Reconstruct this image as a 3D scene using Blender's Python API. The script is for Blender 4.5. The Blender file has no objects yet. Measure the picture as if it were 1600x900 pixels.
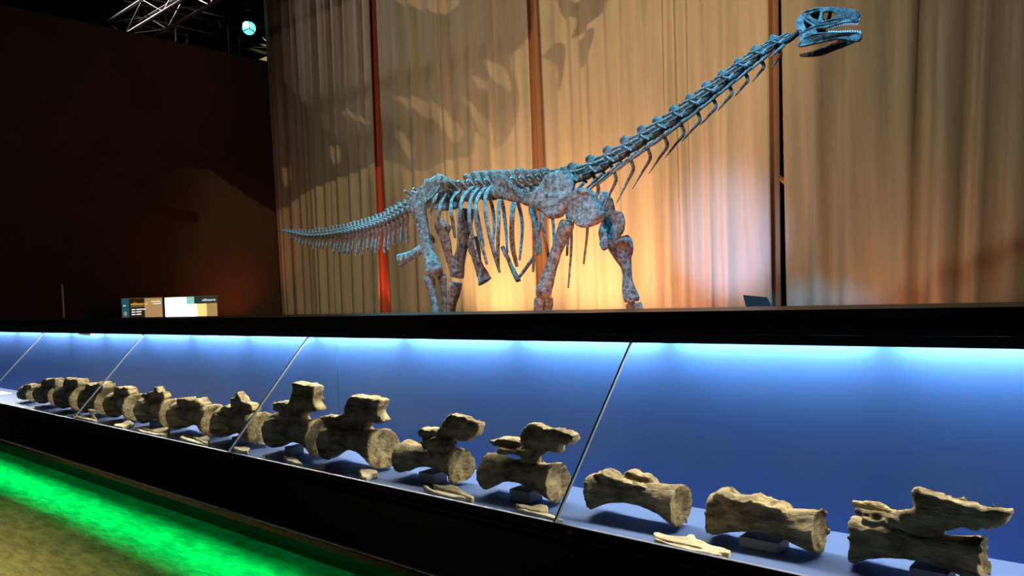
import bpy, bmesh, math, random
import numpy as np
from mathutils import Vector, Matrix, noise
random.seed(7)
sc = bpy.context.scene
COL = sc.collection

# ------------------------------------------------------------------ camera, world, light, exposure
FPX, CX, CY = 1200.0, 800.0, 450.0
ROLL = math.radians(2.5)
cr, sr = math.cos(ROLL), math.sin(ROLL)
R0 = np.array([0.75013, 0.66129, 0.0])
F0 = np.array([-0.66129, 0.75013, 0.0])
UP = np.array([0.0, 0.0, 1.0])
CAM = np.array([0.0, 0.0, 1.6])
cam_d = bpy.data.cameras.new('camera')
cam_d.sensor_width = 36.0
cam_d.lens = FPX / 1600 * 36
cam_d.clip_end = 100
cam = bpy.data.objects.new('camera', cam_d)
COL.objects.link(cam)
cr_ax = cr * R0 - sr * UP
cu_ax = sr * R0 + cr * UP
M = Matrix(((cr_ax[0], cu_ax[0], -F0[0], CAM[0]), (cr_ax[1], cu_ax[1], -F0[1], CAM[1]),
            (cr_ax[2], cu_ax[2], -F0[2], CAM[2]), (0, 0, 0, 1)))
cam.matrix_world = M
sc.camera = cam

w = bpy.data.worlds.new('world')
sc.world = w
w.use_nodes = True
w.node_tree.nodes['Background'].inputs[0].default_value = (0.9, 0.8, 0.65, 1)
w.node_tree.nodes['Background'].inputs[1].default_value = 0.008
sc.view_settings.view_transform = 'Standard'
sc.view_settings.look = 'None'
sc.view_settings.exposure = 0.0
sc.view_settings.gamma = 1.0
sc.view_settings.use_curve_mapping = False


def aim(o, tgt):
    d = Vector(tgt) - o.location
    o.rotation_euler = d.to_track_quat('-Z', 'Y').to_euler()


def spot(name, loc, tgt, power, color, angle, blend=0.6, size=0.08):
    l = bpy.data.lights.new(name, 'SPOT')
    l.energy = power; l.color = color; l.spot_size = math.radians(angle); l.spot_blend = blend
    l.shadow_soft_size = size
    o = bpy.data.objects.new(name, l); COL.objects.link(o)
    o.location = loc; aim(o, tgt)
    return o


def area(name, loc, tgt, power, color, sx, sy, spread=180):
    l = bpy.data.lights.new(name, 'AREA')
    l.shape = 'RECTANGLE'; l.size = sx; l.size_y = sy
    l.energy = power; l.color = color; l.spread = math.radians(spread)
    o = bpy.data.objects.new(name, l); COL.objects.link(o)
    o.location = loc; aim(o, tgt)
    return o


# warm wash on the curtains from the grid above the visitors
spot('wash_light', (-2.6, -0.6, 4.5), (-4.6, 6.7, 3.2), 560, (1.0, 0.85, 0.58), 80, 0.9, 0.12)
# projector with a leaf cut-out in front of it
PROJ = (0.6, 1.2, 5.4)
spot('leaf_projector', PROJ, (-5.9, 6.7, 3.5), 1000, (1.0, 0.66, 0.33), 46, 0.5, 0.0015)
# uplights standing on the stage at the foot of the curtains
spot('uplight_amber', (-6.1, 5.85, 1.24), (-6.0, 6.7, 2.05), 130, (1.0, 0.56, 0.24), 120, 0.9, 0.1)
spot('uplight_orange', (-4.7, 5.7, 1.24), (-4.6, 6.7, 2.3), 200, (1.0, 0.48, 0.21), 125, 0.9, 0.1)
spot('uplight_pink', (-3.6, 5.7, 1.24), (-3.7, 6.7, 1.9), 60, (1.0, 0.36, 0.20), 120, 0.9, 0.1)
spot('uplight_blue', (-2.95, 5.2, 1.3), (-3.2, 6.7, 1.95), 180, (0.30, 0.48, 1.0), 46, 0.9, 0.04)
spot('uplight_rose', (-1.75, 5.8, 1.24), (-1.75, 6.7, 1.8), 20, (1.0, 0.40, 0.18), 120, 0.9, 0.1)
spot('uplight_red', (-10.2, 6.1, 1.3), (-10.9, 5.7, 2.5), 18, (1.0, 0.12, 0.03), 130, 0.9, 0.1)
spot('strip_red', (-8.06, 6.775, 1.3), (-8.12, 6.84, 3.6), 40, (1.0, 0.25, 0.08), 110, 0.9, 0.04)
# blue overhead spots on the skeleton
spot('blue_spot_tail', (-5.9, 2.95, 6.6), (-5.5, 3.95, 2.1), 3000, (0.06, 0.62, 1.0), 30, 0.5, 0.1)
spot('blue_spot_body', (-4.5, 2.95, 6.6), (-4.2, 3.9, 2.2), 3600, (0.06, 0.60, 1.0), 30, 0.5, 0.1)
spot('blue_spot_shoulder', (-3.0, 2.95, 6.6), (-3.0, 3.9, 2.2), 1900, (0.06, 0.58, 1.0), 28, 0.5, 0.1)
spot('blue_spot_neck', (-1.6, 2.0, 6.4), (-2.1, 3.9, 2.5), 3600, (0.06, 0.52, 1.0), 26, 0.5, 0.1)
spot('blue_spot_head', (-0.3, 1.5, 4.95), (-1.42, 3.9, 2.72), 1250, (0.08, 0.46, 1.0), 20, 0.4, 0.05)
spot('pink_front_light', (-2.2, 2.95, 1.36), (-3.0, 3.9, 1.85), 60, (1.0, 0.46, 0.30), 95, 0.8, 0.06)
spot('lavender_rear_light', (-4.4, 2.9, 1.36), (-4.4, 3.9, 1.9), 40, (0.80, 0.62, 0.82), 80, 0.8, 0.06)
spot('truss_fill', (-13.0, 3.4, 7.2), (-9.6, 4.7, 5.9), 380, (1.0, 0.85, 0.78), 62, 0.9, 0.1)  # unseen lamp added to brighten the trusses
# room lights over the visitors' floor
area('floor_light', (-5.4, -0.5, 3.0), (-5.4, 1.36, 0.0), 33, (1.0, 0.84, 0.34), 4.6, 0.1, 20)

# ------------------------------------------------------------------ helpers


def ray(x, y):
    a = x - CX; b = CY - y
    return F0 * FPX + R0 * (cr * a + sr * b) + UP * (-sr * a + cr * b)


def P(x, y, Y):            # point of the photograph's (x, y) on the vertical plane Y = const
    d = ray(x, y); return CAM + d * (Y / d[1])


def PX(x, y, X):
    d = ray(x, y); return CAM + d * (X / d[0])


def PZ(x, y, Z):
    d = ray(x, y); return CAM + d * ((Z - CAM[2]) / d[2])


def scale_at(p):           # pixels per metre at a point
    return FPX / float((np.asarray(p) - CAM) @ F0)


WL = {}


def tag(o, label=None, cat=None, group=None, kind=None):
    if label: o['label'] = label
    if cat: o['category'] = cat
    if group: o['group'] = group
    if kind: o['kind'] = kind
    return o


def empty(name, loc):
    o = bpy.data.objects.new(name, None); COL.objects.link(o)
    o.location = loc; o.empty_display_size = 0.1
    WL[o.name] = np.array(loc, float)
    return o


def link_mesh(name, me, mat, parent, origin):
    o = bpy.data.objects.new(name, me); COL.objects.link(o)
    pw = WL[parent.name] if parent is not None else np.zeros(3)
    o.location = tuple(np.asarray(origin) - pw)
    if parent is not None: o.parent = parent
    WL[o.name] = np.array(origin, float)
    if mat is not None and len(me.materials) == 0: me.materials.append(mat)
    return o


class MB:
    def __init__(s): s.v = []; s.f = []

    def add(s, vs, fs):
        n = len(s.v)
        s.v += [tuple(map(float, q)) for q in vs]
        s.f += [tuple(i + n for i in q) for q in fs]
        return s

    def box(s, lo, hi):
        x0, y0, z0 = lo; x1, y1, z1 = hi
        return s.add([(x0, y0, z0), (x1, y0, z0), (x1, y1, z0), (x0, y1, z0), (x0, y0, z1), (x1, y0, z1), (x1, y1, z1), (x0, y1, z1)],
                     [(0, 3, 2, 1), (4, 5, 6, 7), (0, 1, 5, 4), (1, 2, 6, 5), (2, 3, 7, 6), (3, 0, 4, 7)])

    def prism_x(s, prof, x0, x1):      # profile of (y, z) points extruded along x
        n = len(prof)
        vs = [(x0, a, b) for a, b in prof] + [(x1, a, b) for a, b in prof]
        fs = [tuple(range(n)), tuple(range(2 * n - 1, n - 1, -1))]
        fs += [(i, i + n, (i + 1) % n + n, (i + 1) % n) for i in range(n)]
        return s.add(vs, fs)

    def plate(s, outline, yfun, th):   # outline of (x, z) world points, thickness along y
        n = len(outline)
        vs = [(x, yfun(x, z) - th / 2, z) for x, z in outline] + [(x, yfun(x, z) + th / 2, z) for x, z in outline]
        fs = [tuple(range(n)), tuple(range(2 * n - 1, n - 1, -1))]
        fs += [(i, i + n, (i + 1) % n + n, (i + 1) % n) for i in range(n)]
        return s.add(vs, fs)

    def sweep(s, pts, ra, rb=None, ref=(0, 1, 0), n=10):   # elliptical sweep, rb along ref
        pts = [np.asarray(p, float) for p in pts]
        m = len(pts)
        if np.isscalar(ra): ra = [ra] * m
        if rb is None: rb = ra
        if np.isscalar(rb): rb = [rb] * m
        ref = np.asarray(ref, float)
        vs = []
        for i, p in enumerate(pts):
            t = pts[min(i + 1, m - 1)] - pts[max(i - 1, 0)]
            t = t / (np.linalg.norm(t) + 1e-9)
            b = ref - t * (ref @ t)
            if np.linalg.norm(b) < 1e-3: b = np.array([1, 0, 0]) - t * t[0]
            b /= np.linalg.norm(b)
            a = np.cross(t, b)
            for k in range(n):
                th = 2 * math.pi * k / n
                vs.append(p + a * (ra[i] * math.cos(th)) + b * (rb[i] * math.sin(th)))
        fs = []
        for i in range(m - 1):
            for k in range(n):
                k2 = (k + 1) % n
                fs.append((i * n + k, i * n + k2, (i + 1) * n + k2, (i + 1) * n + k))
        fs.append(tuple(range(n - 1, -1, -1)))
        fs.append(tuple((m - 1) * n + k for k in range(n)))
        return s.add(vs, fs)

    def mesh(s, name, origin, smooth=True):
        o = np.asarray(origin)
        me = bpy.data.meshes.new(name)
        me.from_pydata([tuple(np.asarray(q) - o) for q in s.v], [], s.f)
        me.update()
        if smooth:
            me.polygons.foreach_set('use_smooth', [True] * len(me.polygons))
            try: me.set_sharp_from_angle(angle=math.radians(40))
            except Exception: pass
        return me

    def origin(s):
        a = np.array(s.v); return (a.min(0) + a.max(0)) / 2

    def build(s, name, mat, parent=None, smooth=True, origin=None, bevel=0):
        og = s.origin() if origin is None else np.asarray(origin, float)
        me = s.mesh(name, og, smooth)
        o = link_mesh(name, me, mat, parent, og)
        if bevel:
            md = o.modifiers.new('bevel', 'BEVEL'); md.width = bevel; md.segments = 2; md.limit_method = 'ANGLE'
        return o

    def organic(s, name, mat, parent=None, voxel=0.008, smooth=3, amp=0.004, scl=22, amp2=0.0, scl2=60, stretch=(1, 1, 1), origin=None, seed=0):
        """fuse into one skin by voxel remesh, smooth, then roughen along the normals"""
        og = s.origin() if origin is None else np.asarray(origin, float)
        me = s.mesh('tmp', og, False)
        t = bpy.data.objects.new('tmp', me); COL.objects.link(t)
        md = t.modifiers.new('r', 'REMESH'); md.mode = 'VOXEL'; md.voxel_size = voxel
        if smooth:
            m2 = t.modifiers.new('s', 'SMOOTH'); m2.iterations = smooth; m2.factor = 0.5
        dg = bpy.context.evaluated_depsgraph_get()
        dg.update()
        nm = bpy.data.meshes.new_from_object(t.evaluated_get(dg))
        nm.name = name
        bpy.data.objects.remove(t); bpy.data.meshes.remove(me)
        for v in nm.vertices:
            q = Vector((v.co.x * stretch[0], v.co.y * stretch[1], v.co.z * stretch[2])) + Vector((seed * 3.7, seed * 1.3, 0)) 
            d = amp * noise.noise(q * scl)
            if amp2: d += amp2 * (0.5 - abs(noise.noise(q * scl2)) * 2)
            v.co += v.normal * d
        nm.polygons.foreach_set('use_smooth', [True] * len(nm.polygons))
        nm.update()
        return link_mesh(name, nm, mat, parent, og)


def catmull(pts, k=6):
    pts = [np.asarray(p, float) for p in pts]
    if len(pts) < 3: return pts
    ext = [2 * pts[0] - pts[1]] + pts + [2 * pts[-1] - pts[-2]]
    out = []
    for i in range(1, len(ext) - 2):
        p0, p1, p2, p3 = ext[i - 1:i + 3]
        for j in range(k):
            t = j / k
            out.append(0.5 * ((2 * p1) + (-p0 + p2) * t + (2 * p0 - 5 * p1 + 4 * p2 - p3) * t * t + (-p0 + 3 * p1 - 3 * p2 + p3) * t ** 3))
    out.append(pts[-1])
    return out


# ------------------------------------------------------------------ materials
def material(name, color, rough=0.6, metal=0.0, color2=None, nscale=8, bump=0.0, bscale=30, emit=None, estr=0, stretch=None, spec=None, detail=6):
    m = bpy.data.materials.new(name); m.use_nodes = True
    nt = m.node_tree; b = nt.nodes['Principled BSDF']
    b.inputs['Base Color'].default_value = (*color, 1)
    b.inputs['Roughness'].default_value = rough
    b.inputs['Metallic'].default_value = metal
    if spec is not None: b.inputs['Specular IOR Level'].default_value = spec
    if color2 or bump:
        tc = nt.nodes.new('ShaderNodeTexCoord'); mp = nt.nodes.new('ShaderNodeMapping')
        nt.links.new(tc.outputs['Object'], mp.inputs['Vector'])
        if stretch: mp.inputs['Scale'].default_value = stretch
    if color2:
        nz = nt.nodes.new('ShaderNodeTexNoise'); nz.inputs['Scale'].default_value = nscale; nz.inputs['Detail'].default_value = detail
        nz.inputs['Roughness'].default_value = 0.65
        nt.links.new(mp.outputs[0], nz.inputs['Vector'])
        rp = nt.nodes.new('ShaderNodeValToRGB')
        rp.color_ramp.elements[0].position = 0.38; rp.color_ramp.elements[1].position = 0.62
        rp.color_ramp.elements[0].color = (*color2, 1); rp.color_ramp.elements[1].color = (*color, 1)
        nt.links.new(nz.outputs['Fac'], rp.inputs['Fac'])
        nt.links.new(rp.outputs['Color'], b.inputs['Base Color'])
    if bump:
        n2 = nt.nodes.new('ShaderNodeTexNoise'); n2.inputs['Scale'].default_value = bscale; n2.inputs['Detail'].default_value = 8
        n2.inputs['Roughness'].default_value = 0.7
        nt.links.new(mp.outputs[0], n2.inputs['Vector'])
        bp = nt.nodes.new('ShaderNodeBump'); bp.inputs['Strength'].default_value = bump; bp.inputs['Distance'].default_value = 0.02
        nt.links.new(n2.outputs['Fac'], bp.inputs['Height'])
        nt.links.new(bp.outputs['Normal'], b.inputs['Normal'])
    if emit:
        b.inputs['Emission Color'].default_value = (*emit, 1); b.inputs['Emission Strength'].default_value = estr
    return m


def glass_material():
    m = bpy.data.materials.new('case_glass'); m.use_nodes = True
    nt = m.node_tree; nt.nodes.clear()
    out = nt.nodes.new('ShaderNodeOutputMaterial'); mx = nt.nodes.new('ShaderNodeMixShader')
    tr = nt.nodes.new('ShaderNodeBsdfTransparent'); gl = nt.nodes.new('ShaderNodeBsdfGlossy')
    tr.inputs[0].default_value = (0.97, 0.985, 0.98, 1)
    gl.inputs['Roughness'].default_value = 0.02
    lw = nt.nodes.new('ShaderNodeLayerWeight'); lw.inputs['Blend'].default_value = 0.5
    pw = nt.nodes.new('ShaderNodeMath'); pw.operation = 'POWER'; pw.inputs[1].default_value = 5
    nt.links.new(lw.outputs['Facing'], pw.inputs[0])
    ma = nt.nodes.new('ShaderNodeMath'); ma.operation = 'MULTIPLY_ADD'; ma.inputs[1].default_value = 0.5; ma.inputs[2].default_value = 0.02
    nt.links.new(pw.outputs[0], ma.inputs[0]); nt.links.new(ma.outputs[0], mx.inputs[0]); nt.links.new(tr.outputs[0], mx.inputs[1]); nt.links.new(gl.outputs[0], mx.inputs[2])
    nt.links.new(mx.outputs[0], out.inputs[0])
    return m


def curtain_material(name, c1, c2):
    m = material(name, c1, 0.85, 0, c2, 1.2, 0.25, 320, stretch=(6, 1, 0.25))
    m.node_tree.nodes['Principled BSDF'].inputs['Sheen Weight'].default_value = 0.15
    return m


M_CURT = curtain_material('curtain_fabric', (0.52, 0.45, 0.33), (0.42, 0.36, 0.26))
M_RED = curtain_material('red_fabric', (0.75, 0.14, 0.06), (0.6, 0.10, 0.05))
M_BROWN = curtain_material('rust_fabric', (0.33, 0.17, 0.085), (0.28, 0.14, 0.07))
M_FOSSIL = material('fossil_bone', (0.66, 0.51, 0.235), 0.75, 0, (0.16, 0.112, 0.045), 20, 1.0, 75, stretch=(0.45, 1, 1.2), detail=9)
M_CHIP = material('fossil_fragment', (0.80, 0.69, 0.43), 0.75, 0, (0.5, 0.4, 0.23), 20, 0.6, 80)
M_BONE = material('dinosaur_bone', (0.36, 0.28, 0.24), 0.45, 0, (0.06, 0.04, 0.028), 36, 1.0, 55, detail=8)
M_TOOTH = material('tooth', (0.75, 0.72, 0.65), 0.4)
M_BLACK = material('black_lacquer', (0.006, 0.006, 0.007), 0.38)
M_BLACKM = material('black_matt', (0.008, 0.008, 0.009), 0.8)
M_RAIL = material('dark_aluminium', (0.05, 0.05, 0.055), 0.35, 0.8)
M_STEEL = material('grey_steel', (0.42, 0.42, 0.44), 0.35, 0.9)
M_BLUE = material('blue_panel', (0.032, 0.118, 0.43), 0.5, 0, (0.028, 0.11, 0.41), 2.0)
M_SHELF = material('shelf_laminate', (0.085, 0.145, 0.33), 0.42)
M_GLASS = glass_material()
M_SEAM = material('glass_edge', (0.42, 0.48, 0.50), 0.2)
M_MOUNT = material('mount_block', (0.34, 0.34, 0.36), 0.6)
M_WALL = material('brown_wall', (0.075, 0.052, 0.030), 0.85, 0, (0.05, 0.036, 0.02), 0.5)
M_DARK = material('dark_ceiling', (0.008, 0.008, 0.009), 0.9)
M_STAGE = material('stage_black', (0.02, 0.018, 0.017), 0.8)
M_CREAM = material('lit_patch_board', (0.85, 0.70, 0.48), 0.8)

# ------------------------------------------------------------------ setting
XW, YC, ZS = -10.9, 6.7, 1.18        # end wall, curtain plane, stage level


def floor_material():
    m = material('polished_floor', (0.24, 0.225, 0.13), 0.45, 0, (0.08, 0.075, 0.04), 9, 1.0, 55, stretch=(0.7, 2.6, 1), detail=9)
    return m


o = MB().box((-14, -5, -0.1), (6, 9.2, 0)).build('floor', floor_material(), smooth=False); tag(o, 'dark polished floor of the exhibition hall', 'floor', kind='structure')
zt = PX(216, 52.6, XW)[2]
o = MB().box((XW - 0.12, -5, 0), (XW, YC + 0.15, zt)).build('wall_left', M_WALL, smooth=False); tag(o, 'dark brown partition wall at the end of the display case', 'wall', kind='structure')
o = MB().box((-14, 8.6, 0), (6, 8.75, 8)).build('wall_back', M_DARK, smooth=False); tag(o, 'black back wall hidden behind the curtains', 'wall', kind='structure')
o = MB().box((-14, -5, 8), (6, 9.2, 8.1)).build('ceiling', M_DARK, smooth=False); tag(o, 'black ceiling high above the trusses', 'ceiling', kind='structure')
o = MB().box((-14.2, -5, 0), (-14, 9.2, 8)).build('wall_far', M_DARK, smooth=False); tag(o, 'black wall far behind the brown partition', 'wall', kind='structure')
o = MB().box((XW + 0.02, 2.75, 0), (5.5, 8.5, ZS)).build('stage', M_STAGE, smooth=False); tag(o, 'black raised stage floor behind the display case', 'stage', kind='structure')


# ------------------------------------------------------------------ curtains
def curtain(name, top, bot, y, mat, folds, amp, label, cat, ztop=7.2, zbot=ZS + 0.01, seed=1, fan=0.0, group=None):
    """top/bot: (x0, x1) of the cloth at the picture's top edge and at the stage"""
    rnd = random.Random(seed)
    nx, nz = folds * 10, 26
    zt_, zb_ = 5.3, 1.4
    ph = [rnd.uniform(0, 6.28) for _ in range(8)]
    wv = np.cumsum([rnd.uniform(0.45, 1.8) for _ in range(folds + 1)]); wv = np.concatenate([[0], wv]); wv /= wv[-1]
    am = [rnd.uniform(0.25, 1.2) for _ in range(folds + 2)]
    vs, fs = [], []
    for j in range(nz + 1):
        z = zbot + (ztop - zbot) * j / nz
        s = (z - zb_) / (zt_ - zb_)
        x0 = bot[0] + (top[0] - bot[0]) * s; x1 = bot[1] + (top[1] - bot[1]) * s
        for i in range(nx + 1):
            u = i / nx
            k = int(np.searchsorted(wv, u, side='right') - 1); k = min(max(k, 0), folds)
            fr = (u - wv[k]) / (wv[k + 1] - wv[k] + 1e-9)
            a = am[k] * (1 - fr) + am[k + 1] * fr
            prof = math.sin(2 * math.pi * (k + fr))
            prof = prof * (1.1 - 0.2 * abs(prof))
            d = amp * a * prof * (0.85 + 0.3 * math.sin(s * 1.7 + ph[k % 8])) + amp * 0.35 * math.sin(u * folds * 9.1 + ph[0] + s * 0.8) * rnd_s(k, s, ph)
            d *= min(1.0, 0.4 + 4 * u, 0.4 + 4 * (1 - u))
            x = x0 + (x1 - x0) * (u + 0.006 * math.sin(s * 2.2 + ph[k % 8] + k))
            vs.append((x, y + d, z))
    W = nx + 1
    for j in range(nz):
        for i in range(nx):
            fs.append((j * W + i, j * W + i + 1, (j + 1) * W + i + 1, (j + 1) * W + i))
    b = MB(); b.add(vs, fs)
    me = b.mesh(name, b.origin(), False)
    me.polygons.foreach_set('use_smooth', [True] * len(me.polygons))
    o = link_mesh(name, me, mat, None, b.origin())
    md = o.modifiers.new('thickness', 'SOLIDIFY'); md.thickness = 0.004
    tag(o, label, cat, group)
    return o


def rnd_s(k, s, ph): return 0.6 + 0.4 * math.sin(k * 2.3 + s * 2 + ph[3])


def xs(pt, pb): return (P(pt, 0, YC)[0], P(pb, 485, YC)[0])


G = 'curtain panels behind the dinosaur'
def cpanel(l, r, folds, amp, label, seed, y=YC):
    curtain('curtain', (l[0], r[0]), (l[1], r[1]), y, M_CURT, folds, amp, label, 'curtain', seed=seed, group=G)


cpanel((-10.88, -10.79), xs(577, 593), 11, 0.05, 'taupe pleated curtain panel leftmost, behind the tail tip beside the brown wall', 3)
cpanel(xs(588, 611), xs(824, 838), 9, 0.038, 'taupe curtain panel with leaf shadows behind the ribs and hips', 5)
cpanel(xs(842, 861), xs(1211, 1206), 11, 0.05, 'taupe curtain panel behind the neck, lit orange at its foot', 8)
cpanel(xs(1232, 1229), (0.75, 0.25), 9, 0.10, 'taupe curtain panel rightmost, hanging below and right of the skull', 12)
def strip(t0, t1, b0, b1, y, mat, label, seed):
    curtain('curtain_strip', (P(t0, 0, y)[0], P(t1, 0, y)[0]), (P(b0, 485, y)[0], P(b1, 485, y)[0]), y, mat, 2, 0.012, label, 'curtain', seed=seed, group='coloured strips between the curtain panels')
strip(566, 596, 585, 616, YC + 0.13, M_RED, 'bright red cloth strip in the gap above the tail', 21)
strip(817, 847, 832, 866, YC + 0.12, M_BROWN, 'rust orange cloth strip rising behind the rib cage', 22)
strip(1203, 1224, 1201, 1221, YC + 0.09, M_BROWN, 'rust brown cloth strip beside the dark slot under the skull', 23)
strip(1227, 1236, 1229, 1236, YC + 0.5, M_BLACKM, 'black sheet standing in for the dark gap between curtains below the skull', 24)  # added black sheet supplies the darkness of the gap
# gold foil hanging in the dark slot
M_GOLD = material('gold_foil', (0.75, 0.42, 0.09), 0.3, 0.8, bump=1.0, bscale=25)
b = MB()
pts = [P(1228, y, YC + 0.2) for y in (84, 120, 160, 185, 215, 240)]
b.sweep([tuple(pts[0]), (pts[0][0], pts[0][1], 8.0)], 0.006, n=6, ref=(1, 0, 0))
b.sweep(catmull(pts, 4), [0.02 + 0.014 * math.sin(i * 1.7) for i in range(21)], 0.006, n=8)
tag(b.build('gold_tassel', M_GOLD), 'thin gold foil tassel hanging in the dark slot between curtains', 'tassel')
b = MB(); b.sweep([P(1218, 277, YC + 0.05), P(1226, 284, YC + 0.0), P(1232, 292, YC + 0.05)], 0.022, 0.01, n=8)
tag(b.build('gold_tieback', M_GOLD), 'short gold tieback across the dark slot between the curtains', 'tieback')

# ------------------------------------------------------------------ display case
YT, ZT = 2.333, 1.39      # top of the glass
YS, ZL = 1.837, 0.869     # glass foot = front rail
YB, ZB = 1.651, 0.674     # lower edge of the black skirt
ZF, YW = 0.804, 2.42      # shelf level, blue back panel
X0, X1 = -10.8, 2.6
case = empty('display_case', ((X0 + X1) / 2, 2.9, 0))
tag(case, 'long black display case with sloping glass front and blue lit interior', 'display case')
MB().box((X0, YS + 0.01, ZF - 0.03), (X1, YW, ZF)).build('shelf', M_SHELF, case, False)
seams = [X0, -7.2, P(527.5, 585, YW)[0], 0.2, X1]
for a, c in zip(seams[:-1], seams[1:]):
    MB().box((a + 0.0015, YW, ZF - 0.03), (c - 0.0015, YW + 0.02, ZT + 0.06)).build('back_panel', M_BLUE, case, False)
# canopy
cp = MB().prism_x([(YT - 0.035, ZT + 0.032), (YT - 0.035, 1.497), (2.60, 1.497), (2.60, ZT + 0.005), (YW + 0.022, ZT + 0.005), (YW + 0.022, ZT + 0.045), (YT + 0.005, ZT + 0.045), (YT + 0.005, ZT + 0.032)], X0, X1).build('canopy', M_BLACK, case, False)
MB().box((X0, YT - 0.05, ZT + 0.045), (X1, YT - 0.036, ZT + 0.052)).build('canopy_rail', M_RAIL, cp, False)
MB().box((X0, YT - 0.044, ZT + 0.026), (X1, YT - 0.037, ZT + 0.031)).build('canopy_rail', M_RAIL, cp, False)
MB().box((X0, YT - 0.030, ZT - 0.001), (X1, YT - 0.008, ZT + 0.031)).build('canopy_lip', M_RAIL, cp, False, bevel=0.002)
# glass
jx = [X0 + 0.02, -9.51, -7.50, -5.49, -3.485, -1.49, 0.51, 2.51]
nrm = np.array([0, -(ZT - ZL), (YT - YS)]); nrm = nrm / np.linalg.norm(nrm)
for a, c in zip(jx[:-1], jx[1:]):
    t = nrm * 0.004
    A = np.array([0, YS + 0.006, ZL + 0.004]); B = np.array([0, YT - 0.004, ZT + 0.012])
    b = MB(); q = []
    for xx in (a + 0.004, c - 0.004):
        for e in (A - t, B - t, B + t, A + t): q.append((xx, e[1], e[2]))
    b.add(q, [(0, 1, 2, 3), (7, 6, 5, 4), (0, 4, 5, 1), (1, 5, 6, 2), (2, 6, 7, 3), (3, 7, 4, 0)])
    b.build('glass_pane', M_GLASS, case, False)
for xx in jx[1:-1]:
    t = nrm * 0.0045
    A = np.array([0, YS + 0.004, ZL + 0.002]); B = np.array([0, YT - 0.004, ZT + 0.012])
    b = MB(); q = []
    for x2 in (xx - 0.0035, xx + 0.0035):
        for e in (A - t, B - t, B + t, A + t): q.append((x2, e[1], e[2]))
    b.add(q, [(0, 1, 2, 3), (7, 6, 5, 4), (0, 4, 5, 1), (1, 5, 6, 2), (2, 6, 7, 3), (3, 7, 4, 0)])
    b.build('glass_seam', M_SEAM, case, False)
    for dx in (-0.05, 0.05):
        MB().box((xx + dx - 0.018, YT - 0.056, ZT + 0.030), (xx + dx + 0.018, YT - 0.034, ZT + 0.044)).build('glass_clip', M_RAIL, case, False, bevel=0.002)
    for dx in (-0.07, 0.07):
        b = MB(); c0 = np.array([xx + dx, YS - 0.013, ZL - 0.012])
        b.sweep([c0 - nrm * -0.004, c0 + nrm * 0.006], 0.009, n=12); b.build('glass_screw', M_STEEL, case)
MB().box((X0, YS - 0.001, ZL + 0.002), (X1, YS + 0.011, ZL + 0.005)).build('rail_glint', M_STEEL, case, False)  # lighter strip stands in for LED light caught on the rail lip
# front rail, black skirt panels and bottom rail
MB().prism_x([(YS - 0.012, ZL - 0.026), (YS - 0.018, ZL - 0.012), (YS - 0.002, ZL + 0.002), (YS + 0.012, ZL), (YS + 0.012, ZF - 0.03), (YS - 0.004, ZF - 0.03)], X0, X1).build('front_rail', M_RAIL, case, False)
MB().prism_x([(YS - 0.020, ZL - 0.026), (YS - 0.024, ZL - 0.030), (YS - 0.016, ZL - 0.034), (YS - 0.012, ZL - 0.028)], X0, X1).build('front_glint', M_STEEL, case, False)  # pale strip modelled as the specular line along the front rail
sk = [X0, -8.5, -5.45, -2.32, 0.72, X1]
for a, c in zip(sk[:-1], sk[1:]):
    MB().prism_x([(YS - 0.014, ZL - 0.034), (YS + 0.02, ZL - 0.05), (YB + 0.03, ZB + 0.01), (YB + 0.004, ZB + 0.02)], a + 0.003, c - 0.003).build('skirt_panel', M_BLACK, case, False)
MB().prism_x([(YB + 0.004, ZB + 0.022), (YB - 0.006, ZB + 0.016), (YB - 0.002, ZB - 0.012), (YB + 0.05, ZB - 0.012), (YB + 0.05, ZB + 0.012)], X0, X1).build('bottom_rail', M_RAIL, case, False)
MB().prism_x([(YB - 0.006, ZB + 0.020), (YB - 0.009, ZB + 0.017), (YB - 0.004, ZB + 0.013), (YB, ZB + 0.018)], X0, X1).build('bottom_glint', M_STEEL, case, False)  # pale strip in place of the thin highlight on the bottom rail
MB().box((X0, YB + 0.05, ZB - 0.01), (X1, 2.74, ZB + 0.01)).build('underside', M_BLACKM, case, False)
MB().box((X0, 2.50, ZB + 0.01), (X1, 2.60, 1.46)).build('rear_wall', M_BLACKM, case, False)
MB().box((X0, 2.66, 0), (X1, 2.74, ZB - 0.01)).build('plinth', M_BLACKM, case, False)
# light strips belong to the case
for i in range(18):
    xx = -10.4 + i * 0.72
    area('case_led', (xx, 2.392, ZT + 0.028), (xx, 2.372, 0.8), 9.0, (1.0, 0.92, 0.76), 0.66, 0.02, 170)
led_h = MB()
led_h.box((X0, 2.355, ZT + 0.030), (X1, 2.415, ZT + 0.044)).build('led_holder', M_STEEL, case, False)
area('under_case_green', ((X0 + X1) / 2, 2.30, ZB - 0.02), ((X0 + X1) / 2, 2.27, 0), 130, (0.0, 1.0, 0.20), X1 - X0 - 0.3, 0.02, 47)
area('under_case_green_fill', ((X0 + X1) / 2, 2.46, ZB - 0.02), ((X0 + X1) / 2, 2.46, 0), 28, (0.0, 1.0, 0.2), X1 - X0 - 0.3, 0.02, 150)

# ------------------------------------------------------------------ fossil vertebrae in the case
def c6(x, y): return (1240 + x / 4.444, 700 + y / 4.444)
def c5(x, y): return (880 + x / 4.092, 680 + y / 4.092)
def c4(x, y): return (600 + x / 3.912, 600 + y / 3.912)
def c3(x, y): return (400 + x / 4.092, 560 + y / 4.092)
def c2(x, y): return (220 + x / 5, 560 + y / 5)
def c1(x, y): return (x / 4.5, 500 + y / 4.5)


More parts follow.
